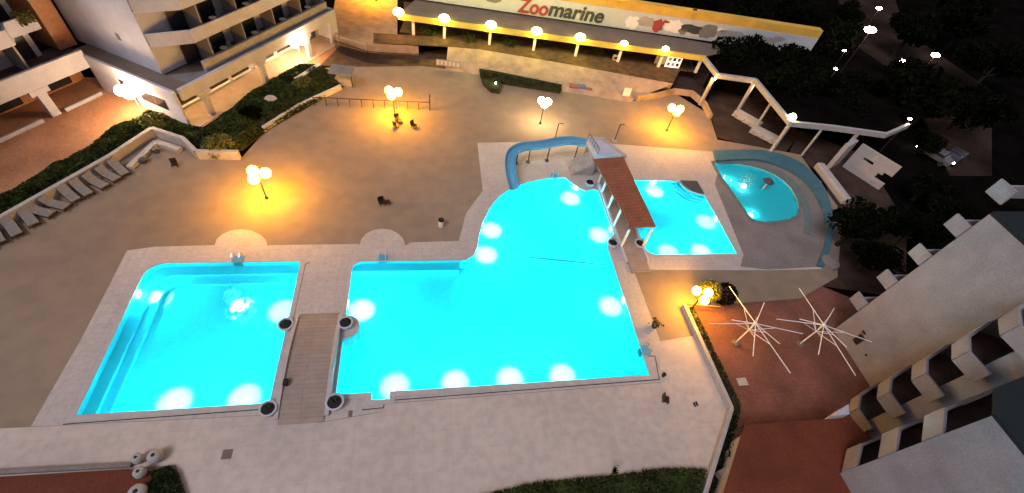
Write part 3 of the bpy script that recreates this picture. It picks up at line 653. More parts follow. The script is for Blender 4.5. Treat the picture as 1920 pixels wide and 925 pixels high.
t = thing('bulletin_board', 'pale board beside the lit menu board under the gallery', 'sign', (*G(1238, 118, 1.7), 1.5), -.1); MB().box((0, 0, .7), (1.7, .08, 1.3)).build('board', 'cloth', t)
t = thing('menu_board', 'glowing menu board with pictures under the last gallery lamp', 'sign', (*G(1260, 124, 1.7), 1.5), -.1); MB().box((0, 0, .8), (2.1, .08, 1.6)).build('panel', 'screen', t)
for i in range(3):
    for j in range(2): MB().box((-.65 + i * .65, -.055, .45 + j * .7), (.4, .03, .45)).build('picture', ['rag', 'cloth', 'fence'][(i + j) % 3], t)
MB().box((0, -.02, 1.66), (2.3, .3, .1)).build('hood', 'fence', t)
t = thing('switch_box', 'small pale box on the sixth gallery column', 'box', (*G(1154, 108, 1.9), 1.5), -.1); MB().box((0, 0, .4), (.7, .3, .7)).build('casing', 'cloth', t); MB().box((0, -.17, .4), (.4, .03, .35)).build('door', 'fence', t)
# curved orange wall right of the deck
ow = GL([(1192, 190), (1235, 183), (1262, 176), (1295, 180), (1318, 200), (1330, 225)])
m = MB()
for i in range(5): m.seg(ow[i], ow[i + 1], .3, -.02, .75 + .003 * i)
tag(m.build('curved_wall', 'tan'), 'low curved wall lit orange at the far right corner of the deck', 'wall')
# dark parasol-like stall beyond the planted bed
t = thing('stall', 'dark grey canopy on two posts at the end of the planted bed', 'stall', (*G(645, 162), 0), -.1)
MB().box((0, .2, 1.9), (2.6, 1.9, .12)).build('canopy', 'greyroof', t)
for s in (-1.0, 1.0): MB().tube([(s, 0, 0), (s, 0, 1.85)], .06, 6).build('post', 'fence', t)
MB().box((0, .4, .45), (1.8, .7, .9)).build('counter', 'concrete', t)
# small deck clutter
def clutter(name, label, cat, px, py, parts, rz=0):
    t = thing(name, label, cat, (*G(px, py), 0), rz)
    for nm, c, d, m in parts: MB().box(c, d).build(nm, m, t)
    return t
def chairset(px, py, label, rz, k=.5):
    t = thing('folding_chair', label, 'chair', (*G(px, py), 0), rz, 'low folding chairs left on the deck')
    MB().box((0, 0, .3), (.5, .45, .05)).build('seat', 'fence', t); MB().box((0, .26, .55), (.5, .05, .5)).build('backrest', 'fence', t)
    for a in (-.2, .2):
        for b in (-.18, .18): MB().box((a, b, .14), (.04, .04, .28)).build('leg', 'fence', t)
chairset(745, 227, 'dark folding chair nearest the amber lamp by the railing', .3); chairset(750, 231, 'dark folding chair just right of another below the railing lamp', 1.8)
chairset(743, 238, 'dark folding chair alone below the pair near the railing', 2.4); chairset(776, 239, 'dark folding chair apart to the right of the group by the railing', .8)
chairset(716, 384, 'dark folding chair lying in the middle of the brown deck', .4); chairset(727, 383, 'second dark folding chair in the middle of the brown deck', 1.9)
t = thing('litter_bin', 'small white litter bin on the deck above the bay', 'bin', (*G(827, 424), 0)); MB().lathe((0, 0, 0), [(.22, 0), (.27, .75)], 14).build('body', 'white2', t); MB().lathe((0, 0, 0), [(.28, .75), (.26, .85), (.05, .88)], 14).build('lid', 'black', t)
for (a, b, c, lab) in (((1040, 263), (1030, 234), 2.2, 'thin dark shower pole behind the water slide'), ((1152, 264), (1144, 238), 2.2, 'thin dark shower pole behind the slide tower')):
    t = thing('shower', lab, 'shower', (*G(*a), 0)); MB().tube([(0, 0, 0), (0, 0, c)], .05, 8).build('pole', 'fence', t)
    MB().tube([(0, 0, c), (.35, 0, c + .05), (.55, 0, c - .05)], .04, 6).build('shower_head', 'fence', t); MB().box((0, 0, .03), (.5, .5, .05)).build('base', 'concrete', t)
tag(MB().box((*G(426, 852), .012), (.55, .55, .01)).build('manhole_cover', 'brownroof'), 'square metal cover in the front paving', 'manhole cover')
tag(MB().box((*G(657, 776), .016), (.25, .4, .01)).build('drain_grate', 'brownroof'), 'small grate right of the near planter by the bridge', 'drain')
chairset(1246, 752, 'dark folding chair lying near the corner of the front paving', 1.2)
t = thing('sandal', 'pair of dark sandals on the front paving right of the chair', 'sandals', (*G(1302, 759), 0)); MB().box((0, 0, .02), (.14, .32, .04)).build('sole', 'black', t); MB().box((.2, .05, .02), (.14, .32, .04)).build('sole', 'black', t)
t = thing('bucket', 'small dark bucket by the corner of the drain slot', 'bucket', (*G(1243, 705), 0)); MB().lathe((0, 0, 0), [(.12, 0), (.16, .3)], 12).build('body', 'black', t)
t = thing('potted_plant', 'small potted plant on the rim right of the largest pool', 'potted plant', (*G(1226, 613), 0)); MB().lathe((0, 0, 0), [(.2, 0), (.28, .35)], 12).build('pot', 'darkstep', t); MB().leaves(60, lambda R: (R.gauss(0, .2), R.gauss(0, .2), .4 + R.random() * .4), .12, 2).build('foliage', 'leaf', t)

# ================================================================== LEFT: LOW WALL, HEDGE, LOUNGERS, BED
lw = GL([(-160, 528), (0, 430), (215, 306), (292, 254), (350, 273), (374, 297), (452, 298)], .0)
m = MB()
for i in range(6): m.seg(lw[i], lw[i + 1], .35, -.02, .9 + .003 * i)
tag(m.build('low_wall', 'cloth'), 'long low pale wall in front of the dark hedge at the left', 'wall')
hp = ccw(GL([(-160, 500), (0, 372), (150, 290), (236, 233), (286, 212), (350, 236), (400, 230), (480, 168), (560, 126), (610, 128), (652, 140), (645, 168), (505, 245), (450, 285), (380, 285), (352, 262), (292, 243), (215, 292), (0, 415)]))
bm_ = [Vector(p) for p in hp]
def edged(x, y, P):
    best = 9
    for i in range(len(P)):
        a = Vector(P[i - 1]); b = Vector(P[i]); ab = b - a; t_ = max(0, min(1, (Vector((x, y)) - a).dot(ab) / max(ab.length_squared, 1e-6))); best = min(best, (a + ab * t_ - Vector((x, y))).length)
    return best
def hedge(P, n, name, m, label, h, sz, seed, core=True):
    R = random.Random(seed); xs = [p[0] for p in P]; ys = [p[1] for p in P]; mb = MB(); k = 0
    if core: mb.prism(inset(P, .5), 0, h * .55)
    while k < n:
        x = R.uniform(min(xs), max(xs)); y = R.uniform(min(ys), max(ys))
        if not inpoly(x, y, P): continue
        e = min(1, edged(x, y, P) / .8); lump = .75 + .25 * math.sin(x * 1.7 + 2 * math.sin(y * .9)) * math.cos(y * 1.3)
        top = h * (.35 + .65 * e) * lump; z = top * (1 - .35 * R.random() ** 2) + .05
        if e < .5 and R.random() < .5: z *= R.random()
        mb.leaves(1, lambda r: (x, y, z), sz, R.random()); k += 1
    return tag(mb.build(name, m), label, 'hedge')
LP = ccw(GL([(-160, 505), (0, 376), (150, 292), (236, 235), (262, 232), (285, 246), (215, 294), (0, 418)]))
hedge(LP, 16000, 'hedge', 'leaf', 'long dark hedge between the plaza and the low pale wall', 1.1, .13, 1)
LP2 = ccw(GL([(240, 233), (286, 212), (360, 240), (385, 246), (470, 180), (560, 126), (600, 128), (640, 148), (640, 166), (505, 243), (455, 283), (382, 290), (352, 266), (294, 246), (258, 240)]))
struct(MB().sheet(LP2, 0.006).build('bed_soil', 'soil'), 'soil of the planted bed')
hedge(LP2, 22000, 'planted_bed', 'leaf', 'wide bed of mixed green shrubs in front of the arcade building', 1.0, .15, 2, core=True)
for i, (px, py, r, lab) in enumerate([(410, 272, 1.5, 'rounded golden-green bush at the corner of the planted bed'), (570, 158, 1.3, 'bright green bush at the far end of the planted bed'), (290, 228, 1.3, 'bright green bush near the plaza lamp'), (470, 215, 1.3, 'dark round bush in the middle of the planted bed')]):
    x, y = G(px, py, .6); t = thing('bush', lab, 'bush', (x, y, 0), 0, 'bushes in the planted bed')
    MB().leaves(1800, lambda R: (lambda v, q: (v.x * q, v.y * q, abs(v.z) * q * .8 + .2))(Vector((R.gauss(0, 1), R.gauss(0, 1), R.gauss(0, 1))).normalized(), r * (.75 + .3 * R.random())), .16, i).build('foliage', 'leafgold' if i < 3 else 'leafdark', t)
    MB().tube([(0, 0, 0), (0, 0, .7)], .08, 6).build('stem', 'bark', t)
wl = GL([(495, 247), (560, 205), (640, 168)]); m = MB()
for i in range(2): m.seg(wl[i], wl[i + 1], .22, 0, .6 + .003 * i)
tag(m.build('low_wall', 'white'), 'low white kerb wall along the planted bed facing the deck', 'wall')
x, y = G(508, 185, .8); t = thing('rock', 'pale boulder among the shrubs of the planted bed', 'rock', (x, y, 0)); 
tag(MB().ball((x, y, .7), .55, 1.3, .8, .8, 7, 5).build('rock_face', 'concrete'), 'pale boulder among the shrubs of the planted bed', 'rock'); bpy.data.objects.remove(t)
tag(MB().seg(G(555, 150, .8), G(600, 122, .8), .5, .4, .95).build('stone_kerb', 'concrete'), 'short pale stone slab crossing the far end of the bed', 'slab')
# white bench-like stepped kerb inside the wall corner
q = GL([(245, 318), (295, 270), (340, 285)]); m = MB()
for i in range(2): m.seg(q[i], q[i + 1], .5, 0.004, .35 + .004 * i)
tag(m.build('bench', 'cloth'), 'low angled stone bench in the corner of the low wall', 'bench')
for i, (px, py, lab) in enumerate([(271, 305, 'larger dark pot in front of the angled stone bench'), (294, 286, 'smaller dark pot by the corner of the angled bench')]):
    t = thing('pot', lab, 'pot', (*G(px, py), 0)); MB().lathe((0, 0, 0), [(.25, 0), (.36 - .08 * i, .4), (.3 - .08 * i, .42)], 14).build('body', 'darkstep', t); MB().lathe((0, 0, 0), [(.28 - .08 * i, .41), (.24 - .08 * i, .44)], 12).build('soil', 'black', t)
chairset(329, 313, 'dark folding chair below the corner of the low wall', .3)
# loungers lined up along the wall
def lounger(x, y, rz, label):
    t = thing('sun_lounger', label, 'sun lounger', (x, y, 0), rz, 'sun loungers lined up along the low wall')
    MB().box((0, 0, .32), (.7, 1.3, .1)).build('mattress', 'fabric', t, bevel=.03)
    m = MB(); m.box((0, 0, 0), (.7, .8, .1)); b = m.build('backrest', 'fabric', t, bevel=.03); b.location = (0, .88, .55); b.rotation_euler = (.75, 0, 0)
    f = MB(); f.box((-.36, .1, .24), (.05, 1.9, .06)); f.box((.36, .1, .24), (.05, 1.9, .06)); f.box((0, -.75, .24), (.7, .05, .06)); f.build('frame', 'fence', t)
    for sx in (-.34, .34):
        for sy in (-.6, .8): MB().box((sx, sy, .11), (.05, .05, .22)).build('leg', 'fence', t)
    return t
w0, w1 = Vector(G(-30, 466)), Vector(G(232, 322)); dirw = (w1 - w0).normalized(); rzw = math.atan2(dirw.y, dirw.x)
l0 = None; NL = 11
for i in range(NL):
    p = w0 + (w1 - w0) * i / (NL - 1) + Vector((dirw.y, -dirw.x)) * .15; lab = 'grey sun lounger against the low wall, %s counted from the near left end' % ORD[i]
    if l0 is None: l0 = lounger(p.x, p.y, rzw, lab)
    else: dup(l0, (p.x + random.uniform(-.12, .12), p.y + random.uniform(-.12, .12), 0), rzw + random.uniform(-.28, .28), lab)

# ================================================================== LEFT BUILDINGS
O = Vector((-22.9, 40.8)); U = Vector((.506, .863)).normalized(); V = Vector((-U.y, U.x)); AB = math.atan2(U.y, U.x)
def SV(s, v): p = U * s + V * v; return (p.x, p.y)
def seg(m, s0, v0, s1, v1, w, z0, z1): return m.seg(SV(s0, v0), SV(s1, v1), w, z0, z1)
B = thing('apartment_building', 'pale apartment block with an arcade and stacked balconies, behind the planted bed', 'building', (O.x, O.y, 0))
NF = 5
body = [SV(1.2, 12.7), SV(1.2, 3.2), SV(3.6, 3.2), SV(22.0, 3.0), SV(22.0, 14), SV(1.2, 14)]
MB().prism(ccw(body), 3.7, 3.7 + 3 * NF).build('upper_wall', 'white', B)
# arcade
m = MB(); seg(m, 0, 0, 22.1, 0, .3, 2.75, 3.9); m.build('fascia', 'white', B)
MB().prism(ccw([SV(-.3, .15), SV(22.1, .15), SV(22.1, 3), SV(-.3, 3)]), 3.45, 3.62).build('terrace_roof', 'greyroof', B)
for s in (2.2, 9.6, 16.8): m = MB(); m.box((*SV(s, .0), 1.37), (.5, .45, 2.75), AB); m.box((*SV(s, 0), 2.55), (1.4, .4, .4), AB); m.box((*SV(s, 0), 2.25), (.95, .38, .25), AB); m.build('column', 'white', B)
m = MB(); seg(m, 22.1, -.1, 22.1, 3.2, .4, 0, 3.9); seg(m, 20.9, 0.02, 22.1, 0.02, .32, 0, 2.75); m.build('end_wall', 'white', B)
MB().prism(ccw([SV(-.2, -.6), SV(22.0, -.6), SV(22.0, 3), SV(-.2, 3)]), -.015, .03).build('arcade_floor', 'arcade', B)
m = MB(); seg(m, 0, 2.9, 22, 2.9, .25, 0, 3.45); m.build('back_wall', 'white', B)
for s in (1.5, 6.0, 13.0):  # hidden lamps added to brighten the arcade floor
    x, y = SV(s, 1.2); lm = MB().lathe((x, y, 3.3), [(.16, -.08), (.2, .12)], 12).build('added_ceiling_lamp', 'globesoft', B)
    l2 = bpy.data.lights.new('arcade_fill', 'POINT'); l2.energy = 150; l2.color = (1, .6, .2); l2.shadow_soft_size = .12
    lo = bpy.data.objects.new('arcade_fill', l2); COL.objects.link(lo); lo.parent = lm; lo.location = (x, y, 3.1)
for i, (s0, s1) in enumerate([(.8, 3.2), (4.0, 7.2), (7.7, 10.1), (11, 14.0), (14.6, 17.0)]):
    m = MB(); seg(m, s0, 2.74, s1, 2.74, .08, .5, 2.7); wn = m.build('window', 'glass', B)
    m = MB(); seg(m, s0 - .1, 2.66, s1 + .1, 2.66, .25, .36, .5); m.build('sill', 'white2', wn)
m = MB(); seg(m, 17.6, 2.72, 21.2, 2.72, .1, .0, 2.7); m.build('shutter', 'bluedoor', B)
# balconies
for k in range(NF):
    z = 3.62 + 3 * k; name = 'parapet'
    m = MB()
    if k: seg(m, 1.2, 3.0, 4.0, .95, .16, z - .2, z + 1.0)
    seg(m, 3.9, .9, 22.0, .9, .32 if k == 0 else .18, z - .15, z + 1.0); seg(m, 22.0, .9, 22.0, 3.1, .2, z - .15, z + 1.0); m.build('parapet', 'concrete' if k == 0 else 'white', B)
    MB().prism(ccw([SV(1.2, 3.2), SV(4.0, 1.0), SV(21.9, 1.0), SV(21.9, 3.1)]), z - .12, z + .02 + .001 * k).build('balcony_floor', 'recess', B)
    for s in (5.5, 9.7, 13.9, 18.1): m = MB(); seg(m, s, 1.1, s, 3.0, .12, z, z + 2.7); m.build('partition', 'curtain', B)
    for s in (3.9, 7.2, 11.4, 15.6, 19.4): m = MB(); seg(m, s - .1, 2.98, s + 1.5, 2.98, .1, z + .02, z + 2.2); m.build('balcony_door', 'glass', B)
for k in range(3):
    z = 3.64 + 3 * k
    for i, s in enumerate((7.0, 11.2, 15.4, 19.6)):
        x, y = SV(s + .4, 1.9); lv = ['first', 'second', 'third'][k]
        q = thing('balcony_table', 'small pale table on the %s balcony level, %s bay from the corner' % (lv, ORD[i + 1]), 'table', (O.x + x, O.y + y, z), AB + .3 * i, 'tables on the arcade building balconies')
        MB().lathe((0, 0, 0), [(.36, .66), (.36, .70)], 14).build('table_top', 'white2', q); MB().tube([(0, 0, 0), (0, 0, .66)], .05, 6).build('leg', 'white2', q)
        x, y = SV(s + 1.3, 1.9)
        q = thing('balcony_chair', 'pale chair beside the table on the %s balcony level, %s bay from the corner' % (lv, ORD[i + 1]), 'chair', (O.x + x, O.y + y, z), AB + .4 * i, 'chairs on the arcade building balconies')
        MB().box((0, 0, .42), (.5, .5, .06)).build('seat', 'curtain', q); MB().box((0, .26, .68), (.5, .05, .5)).build('backrest', 'curtain', q)
        for a_ in (-.2, .2):
            for b_ in (-.2, .2): MB().box((a_, b_, .2), (.05, .05, .4)).build('leg', 'curtain', q)
# blue cloth on a balcony, chairs
m = MB(); seg(m, 8.2, 1.5, 9.4, 1.5, .6, 6.65, 7.3); tag(m.build('beach_towel', 'ragblue', None), 'blue towel heap on a second floor balcony', 'towel'); bpy.data.objects['beach_towel'].location = (O.x, O.y, 0)
MB().box((*SV(1.14, 7.0), 6.2), (.05, .35, .6), AB).build('vent', 'greyroof', B)
# connecting wing
Cw = thing('connecting_wing', 'low wing with brown flat roof joining the two apartment blocks', 'building', (O.x, O.y, 0))
MB().prism(ccw([SV(-.35, .15), SV(1.25, .15), SV(1.25, 12.6), SV(-.35, 12.6)]), 3.62, 3.78).build('roof', 'brownroof', Cw)
m = MB(); seg(m, -.5, -.1, -.5, 11.2, .25, 2.75, 3.95); m.build('fascia', 'white', Cw)
m = MB(); seg(m, -.35, .1, -.35, 6.2, .2, 0, 2.75); seg(m, -.35, 8.0, -.35, 11.2, .2, 0, 2.75); m.build('wall', 'white', Cw)
m = MB(); seg(m, -.48, 2.0, -.48, 5.2, .06, 1.2, 2.3); m.build('window', 'glass', Cw)
m = MB(); seg(m, .9, 6.2, .9, 8.2, .1, 0, 2.7); m.build('doorway', 'recess', Cw)
# left block
A = thing('apartment_building', 'pale apartment block cut by the left edge of the view', 'building', (O.x, O.y, 0))
m = MB(); seg(m, -32, 10.9, -.5, 10.9, .3, 2.75, 4.4); m.build('fascia', 'white', A)
for s in (-5.4, -14.0, -22): m = MB(); m.box((*SV(s, 10.9), 1.37), (.75, .45, 2.75), AB); m.box((*SV(s, 10.9), 2.5), (1.6, .4, .5), AB); m.build('column', 'white', A)
m = MB(); seg(m, -32, 14.5, 0, 14.5, .3, 0, 3.5); m.build('back_wall', 'plaza', A)
for s0, s1 in ((-3.6, -1.2), (-9.0, -5.8), (-13, -10)): m = MB(); seg(m, s0, 14.3, s1, 14.3, .08, .2, 2.4); m.build('window', 'glass', A)
m = MB(); seg(m, -4.6, 10.7, -1.0, 10.7, .18, -.02, .3); seg(m, -13, 10.7, -6.6, 10.7, .18, -.02, .3); m.build('kerb', 'white', A)
MB().prism(ccw([SV(-32, 11), SV(0, 11), SV(0, 14.6), SV(-32, 14.6)]), 3.4, 3.6).build('terrace_floor', 'recess', A)
MB().prism(ccw([SV(-32, 14), SV(-2.2, 14), SV(-2.2, 24), SV(-32, 24)]), 3.6, 3.6 + 15).build('upper_wall', 'white', A)
m = MB(); seg(m, -.2, 13.2, -.2, 24, 1.6, 3.79, 18); m.build('stair_strip', 'plaza', A)
for k in range(1, 5):
    z = 3.4 + 3.1 * k; m = MB(); seg(m, -32, 11.4, -4.6, 11.4, .2, z - .2, z + 1.1); seg(m, -4.6, 11.4, -4.0, 12.6, .2, z - .2, z + 1.1); seg(m, -4.0, 12.6, -1.6, 12.6, .2, z - .2, z + 1.1); m.build('parapet', 'white', A)
    MB().prism(ccw([SV(-32, 11.5), SV(-4.7, 11.5), SV(-4.1, 12.6), SV(-2.2, 12.6), SV(-2.2, 14.2), SV(-32, 14.2)]), z - .15, z + .02).build('balcony_floor', 'recess', A)
for k in range(0, 5):
    z = 3.6 + 3.1 * k
    for s in (-4.6, -8.2, -12.4, -17): m = MB(); seg(m, s, 11.8, s, 14.1, .15, z, z + 2.8); m.build('partition', 'curtain', A)
    for s in (-4.0, -7.4, -11.6, -16): m = MB(); seg(m, s - .6, 13.92, s + 1.3, 13.92, .1, z + .05, z + 2.3); m.build('balcony_door', 'glass', A)
MB().leaves(500, lambda R: (lambda p: (p[0], p[1], 7.0 + R.random() * .9))(SV(-2.9 + R.random() * 1.2, 12.2 + R.random())), .16, 9).build('balcony_plant', 'leafgold', A)

# ================================================================== RIGHT: RED TERRACE, PARASOL FRAMES, TOWER
tw_ = GL([(1283, 572), (1371, 766), (1318, 935)], .4); m = MB(); m.seg(tw_[0], tw_[1], .28, -.04, .55); m.seg(tw_[1], tw_[2], .28, -.04, .552)
tag(m.build('terrace_wall', 'cloth'), 'low pale wall bending round the corner of the front paving beside the red terrace', 'wall')
hq = ccw(GL([(1290, 580), (1300, 578), (1388, 760), (1380, 800), (1345, 925), (1328, 925), (1362, 800), (1374, 768)]))
hedge(hq, 2600, 'hedge', 'leafmid', 'narrow dark planting strip outside the low terrace wall', .4, .09, 5, core=False)
def parasol(x, y, label, rot, L=3.4, h=3.0):
    t = thing('parasol_frame', label, 'parasol', (x, y, 0), rot, 'bare parasol frames on the red terrace')
    MB().tube([(0, 0, 0), (0, 0, h)], .05, 8).build('pole', 'white2', t)
    MB().lathe((0, 0, 0), [(.3, 0), (.3, .08), (.08, .12)], 16).build('base', 'brownroof', t)
    MB().lathe((0, 0, h), [(.12, -.1), (.12, .12), (.03, .2)], 10).build('hub', 'white2', t)
    for i, e in enumerate([(1367, 537), (1433, 568), (1330, 607), (1505, 626), (1412, 668), (1482, 700), (1462, 645), (1372, 600)]):
        q = G(e[0], e[1], h - .35); a = math.atan2(q[1] - y, q[0] - x); l = math.hypot(q[0] - x, q[1] - y)
        MB().tube([(0, 0, h + .05), (l * math.cos(a), l * math.sin(a), h - .35)], .034, 6).build('rib', 'white2', t)
        MB().tube([(0, 0, h - .9), (l * .45 * math.cos(a), l * .45 * math.sin(a), h - .1)], .022, 5).build('strut', 'white2', t)
    return t
p1 = G(1417, 607, 3.05); p2 = G(1545, 610, 3.05)
pa = parasol(*p1, 'bare white parasol frame with eight ribs, nearer the pools', 0, 3.1)
dup(pa, (*p2, 0), math.radians(-9), 'bare white parasol frame with eight ribs, beside the white tower')
x, y = G(1330, 548, .9); t = thing('bush', 'yellow-green round bush glowing beside the lamp near the red terrace', 'bush', (x, y, 0))
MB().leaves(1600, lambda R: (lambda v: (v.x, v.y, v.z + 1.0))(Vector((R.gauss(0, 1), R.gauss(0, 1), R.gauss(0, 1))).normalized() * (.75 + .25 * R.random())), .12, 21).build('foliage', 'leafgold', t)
MB().tube([(0, 0, 0), (0, 0, .9)], .07, 6).build('stem', 'bark', t)
x, y = G(1360, 552, .9); t = thing('bush', 'dark bush hidden behind the glowing one near the red terrace', 'bush', (x, y, 0))
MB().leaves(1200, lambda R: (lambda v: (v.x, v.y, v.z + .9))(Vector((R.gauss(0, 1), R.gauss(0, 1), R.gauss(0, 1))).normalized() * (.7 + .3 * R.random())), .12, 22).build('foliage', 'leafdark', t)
MB().tube([(0, 0, 0), (0, 0, .9)], .07, 6).build('stem', 'bark', t)
tag(MB().box((*G(1392, 716), .0), (.8, .6, .02)).build('grate', 'concrete'), 'pale square grate in the red terrace', 'drain')
x, y = G(1290, 580); tag(MB().seg(G(1283, 577), G(1345, 583), .12, .5, .62).build('timber_bench', 'brownroof'), 'short brown timber rail under the glowing lamp', 'rail')
# red flat roof
t = thing('red_roof', 'flat red-brown roof of the low building below the tower', 'roof', (0, 0, 0)); zr = 2.6
rr = GL([(1397, 797), (1595, 783), (1650, 842), (1560, 1000), (1335, 1000)], zr)
MB().prism(ccw(rr), zr - .18, zr).build('slab', 'redroof', t)
ir = inset(ccw(rr), .35); MB().prism(ir, -.02, zr - .19).build('wall', 'cloth', t)
MB().seg(G(1397, 798, zr), G(1368, 815, 1.6), .1, 1.9, 2.5).build('gutter_pipe', 'fence', t)
t = thing('white_gable', 'small white pointed gable between the red roof and the tower', 'wall', (0, 0, 0)); a = G(1548, 786, 2.6); b_ = G(1580, 764, 2.6); c = G(1581, 783, 2.6)
MB().prism(ccw([a, b_, c]), 2.0, 3.2).build('gable', 'white', t)
# clutter by the roof: steel trolley and boxes
t = thing('steel_trolley', 'shiny steel trolley in the gap left of the red roof', 'trolley', (*G(1350, 893), 0), .3)
MB().box((0, 0, .8), (.9, .6, .04)).build('shelf', 'steel', t); MB().box((0, 0, .3), (.9, .6, .04)).build('shelf', 'steel', t)
for a in (-.42, .42):
    for b in (-.27, .27): MB().tube([(a, b, 0), (a, b, 1.0)], .025, 6).build('post', 'steel', t)
t = thing('potted_plant', 'potted plant in the gap beside the red roof', 'potted plant', (*G(1364, 855), 0)); MB().lathe((0, 0, 0), [(.2, 0), (.3, .4)], 12).build('pot', 'concrete', t); MB().leaves(90, lambda R: (R.gauss(0, .25), R.gauss(0, .25), .5 + R.random() * .5), .12, 8).build('foliage', 'leafdark', t)

# tower
TH = 14.2; TL = 12.6  # heights set so the dark roofs fill the right edge
T = thing('tower_block', 'white apartment tower with a blank side wall and notched balconies at the right', 'building', (33.75, 15.4, 0)); o0 = (33.75, 15.4)
P0, P1, Q, E_, PP3 = (33.75, 15.4), (33.8, 10.3), (31.2, 7.75), (31.2, 6.55), (24.8, 4.3)
wa_ = [P0, P1, (36.0, 9.3), (33.6, 6.9), Q, (50, 7.75), (50, 15.4)]; wc_ = [(50, 7.74), Q, E_, (32.0, 4.2), (26.6, 2.2), PP3, (25.2, -12), (50, -12)]
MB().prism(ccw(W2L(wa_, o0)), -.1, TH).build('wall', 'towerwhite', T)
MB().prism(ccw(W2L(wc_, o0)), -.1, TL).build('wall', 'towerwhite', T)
MB().prism(ccw(W2L([P0, P1, Q, (50, 7.75), (50, 15.4)], o0)), TH + .003, TH + .25).build('roof', 'darkroof', T)
MB().prism(ccw(W2L([(50, 7.7), (31.25, 7.7), E_, (26, 5.45), PP3, (25.2, -12), (50, -12)], o0)), TL + .003, TL + .2).build('roof', 'darkroof', T)
def wseg(m, p, q, w, z0, z1): return m.seg((p[0] - o0[0], p[1] - o0[1]), (q[0] - o0[0], q[1] - o0[1]), w, z0, z1)
s1 = [P1, (31.4, 9.45), (30.55, 8.5), (30.7, 7.1), Q]; s1i = [P1, (36.0, 9.3), (33.6, 6.9), Q, (30.7, 7.1), (30.55, 8.5), (31.4, 9.45)]
for k in range(5):
    z = 3.0 * k + .0
    m = MB()
    for i in range(3): wseg(m, s1[i + (0 if k else 1) - (0)] if 0 else s1[i], s1[i + 1], .15, z - .2 + (.2 if k == 0 else 0), z + .95)
    m.build('parapet', 'towerwhite', T)
    MB().prism(ccw(W2L(inset(ccw(s1i), .08), o0)), z - .1, z + .02).build('balcony_floor', 'recess', T)
    if k < 4: m = MB(); wseg(m, (31.2, 6.5), (26.0, 5.45), .15, z - .2, z + 1.05); wseg(m, (26.05, 5.5), (24.85, 4.3), .15, z - .21, z + 1.052); m.build('parapet', 'towerwhite', T)
    if k < 4: MB().prism(ccw(W2L([(31.3, 6.4), (32.0, 4.2), (26.6, 2.2), (25.0, 4.3), (26.0, 5.3)], o0)), z - .1, z + .02).build('balcony_floor', 'recess', T)
    # stepped side balconies beyond the far edge of the blank wall
    m = MB(); m.box((2.6, .62, z + 3.05 + .45), (5.2, .14 * 0 + .12, .95)); m.box((-.0, .55 + .06, z + 3.5), (.16, 1.15, 1.05)); m.build('side_parapet', 'towerwhite', T)
    if k:
        m = MB(); wseg(m, (35.2, 8.4), (34.5, 7.6), .1, z + .05, z + 2.2); m.build('balcony_door', 'glass', T)
        m = MB(); m.box((-34.6 + 36.3, 0, 0), (.1, .1, .1))
for k in range(4):
    z = 3.0 * k
    m = MB(); wseg(m, (35.75, 9.0), (33.9, 7.1), .1, z + .05, z + 2.6); m.build('balcony_window', 'glass', T)
    m = MB(); wseg(m, (31.6, 4.15), (27.2, 2.5), .1, z + .05, z + 2.6); m.build('balcony_window', 'glass', T)
MB().box((-.03, -1.75, 1.55), (.08, .5, .95)).build('air_vent', 'black', T); MB().box((-.03, -1.55, 2.3), (.08, .3, .15)).build('air_vent', 'black', T); MB().box((-.03, -3.0, 1.3), (.06, .16, .14)).build('air_vent', 'black', T)
# rooftop stair house
MB().box((9, -12, TL + 1.4), (6, 7, 2.4)).build('stair_house', 'darkroof', T)

# ================================================================== FRAGMENTS BEYOND THE OVAL POOL
rim = GL([(1338, 283), (1430, 283), (1495, 303), (1540, 345), (1560, 400), (1560, 450), (1545, 500)], .2)
rim2 = GL([(1342, 302), (1420, 300), (1480, 320), (1520, 352), (1545, 400), (1548, 450), (1532, 498)], .2)
def openring(P, Q_, z0, z1): return MB().prism(ccw(P + Q_[::-1]), z0, z1)
def smooth_open(P):
    V3 = [Vector((p[0], p[1], 0)) for p in P]; return [(v.x, v.y) for v in catmull(V3, 5)]
ro, ri = smooth_open(rim), smooth_open(rim2)
tag(openring(ro, ri, 0.0, .3).build('rim_seat', 'tealring'), 'curved teal bench rim sweeping round the oval pool', 'bench')
r3 = smooth_open(GL([(1344, 306), (1410, 304), (1465, 322), (1500, 352), (1520, 395), (1520, 440)], .1))
r4 = smooth_open(GL([(1352, 308), (1405, 308), (1455, 326), (1488, 356), (1508, 395), (1508, 436)], .1))
tag(openring(r3, r4, 0.016, .1).build('inner_kerb', 'tealring2'), 'low inner kerb ring between the bench rim and the oval pool', 'kerb')
t = thing('mushroom_shower', 'mushroom shower with dark cap standing in the oval pool', 'water feature', (*G(1430, 355, -.3), -.7))
MB().lathe((0, 0, 0), [(.11, 0), (.09, 1.5)], 12).build('stem', 'white2', t); MB().lathe((0, 0, 0), [(.05, 1.85), (.35, 1.8), (.6, 1.6), (.58, 1.52), (.1, 1.5)][::-1], 20).build('cap', 'darkstep', t)
t = thing('reflection_dome', 'small white glowing dome standing for a reflection on the oval pool', 'water feature', (*G(1392, 352, -.3), -.7)); MB().ball((0, 0, .6), .28).build('dome', 'poollamp', t, smooth=True); MB().tube([(0, 0, 0), (0, 0, .5)], .05, 6).build('stem', 'white2', t)  # emissive dome added where the water only reflects light
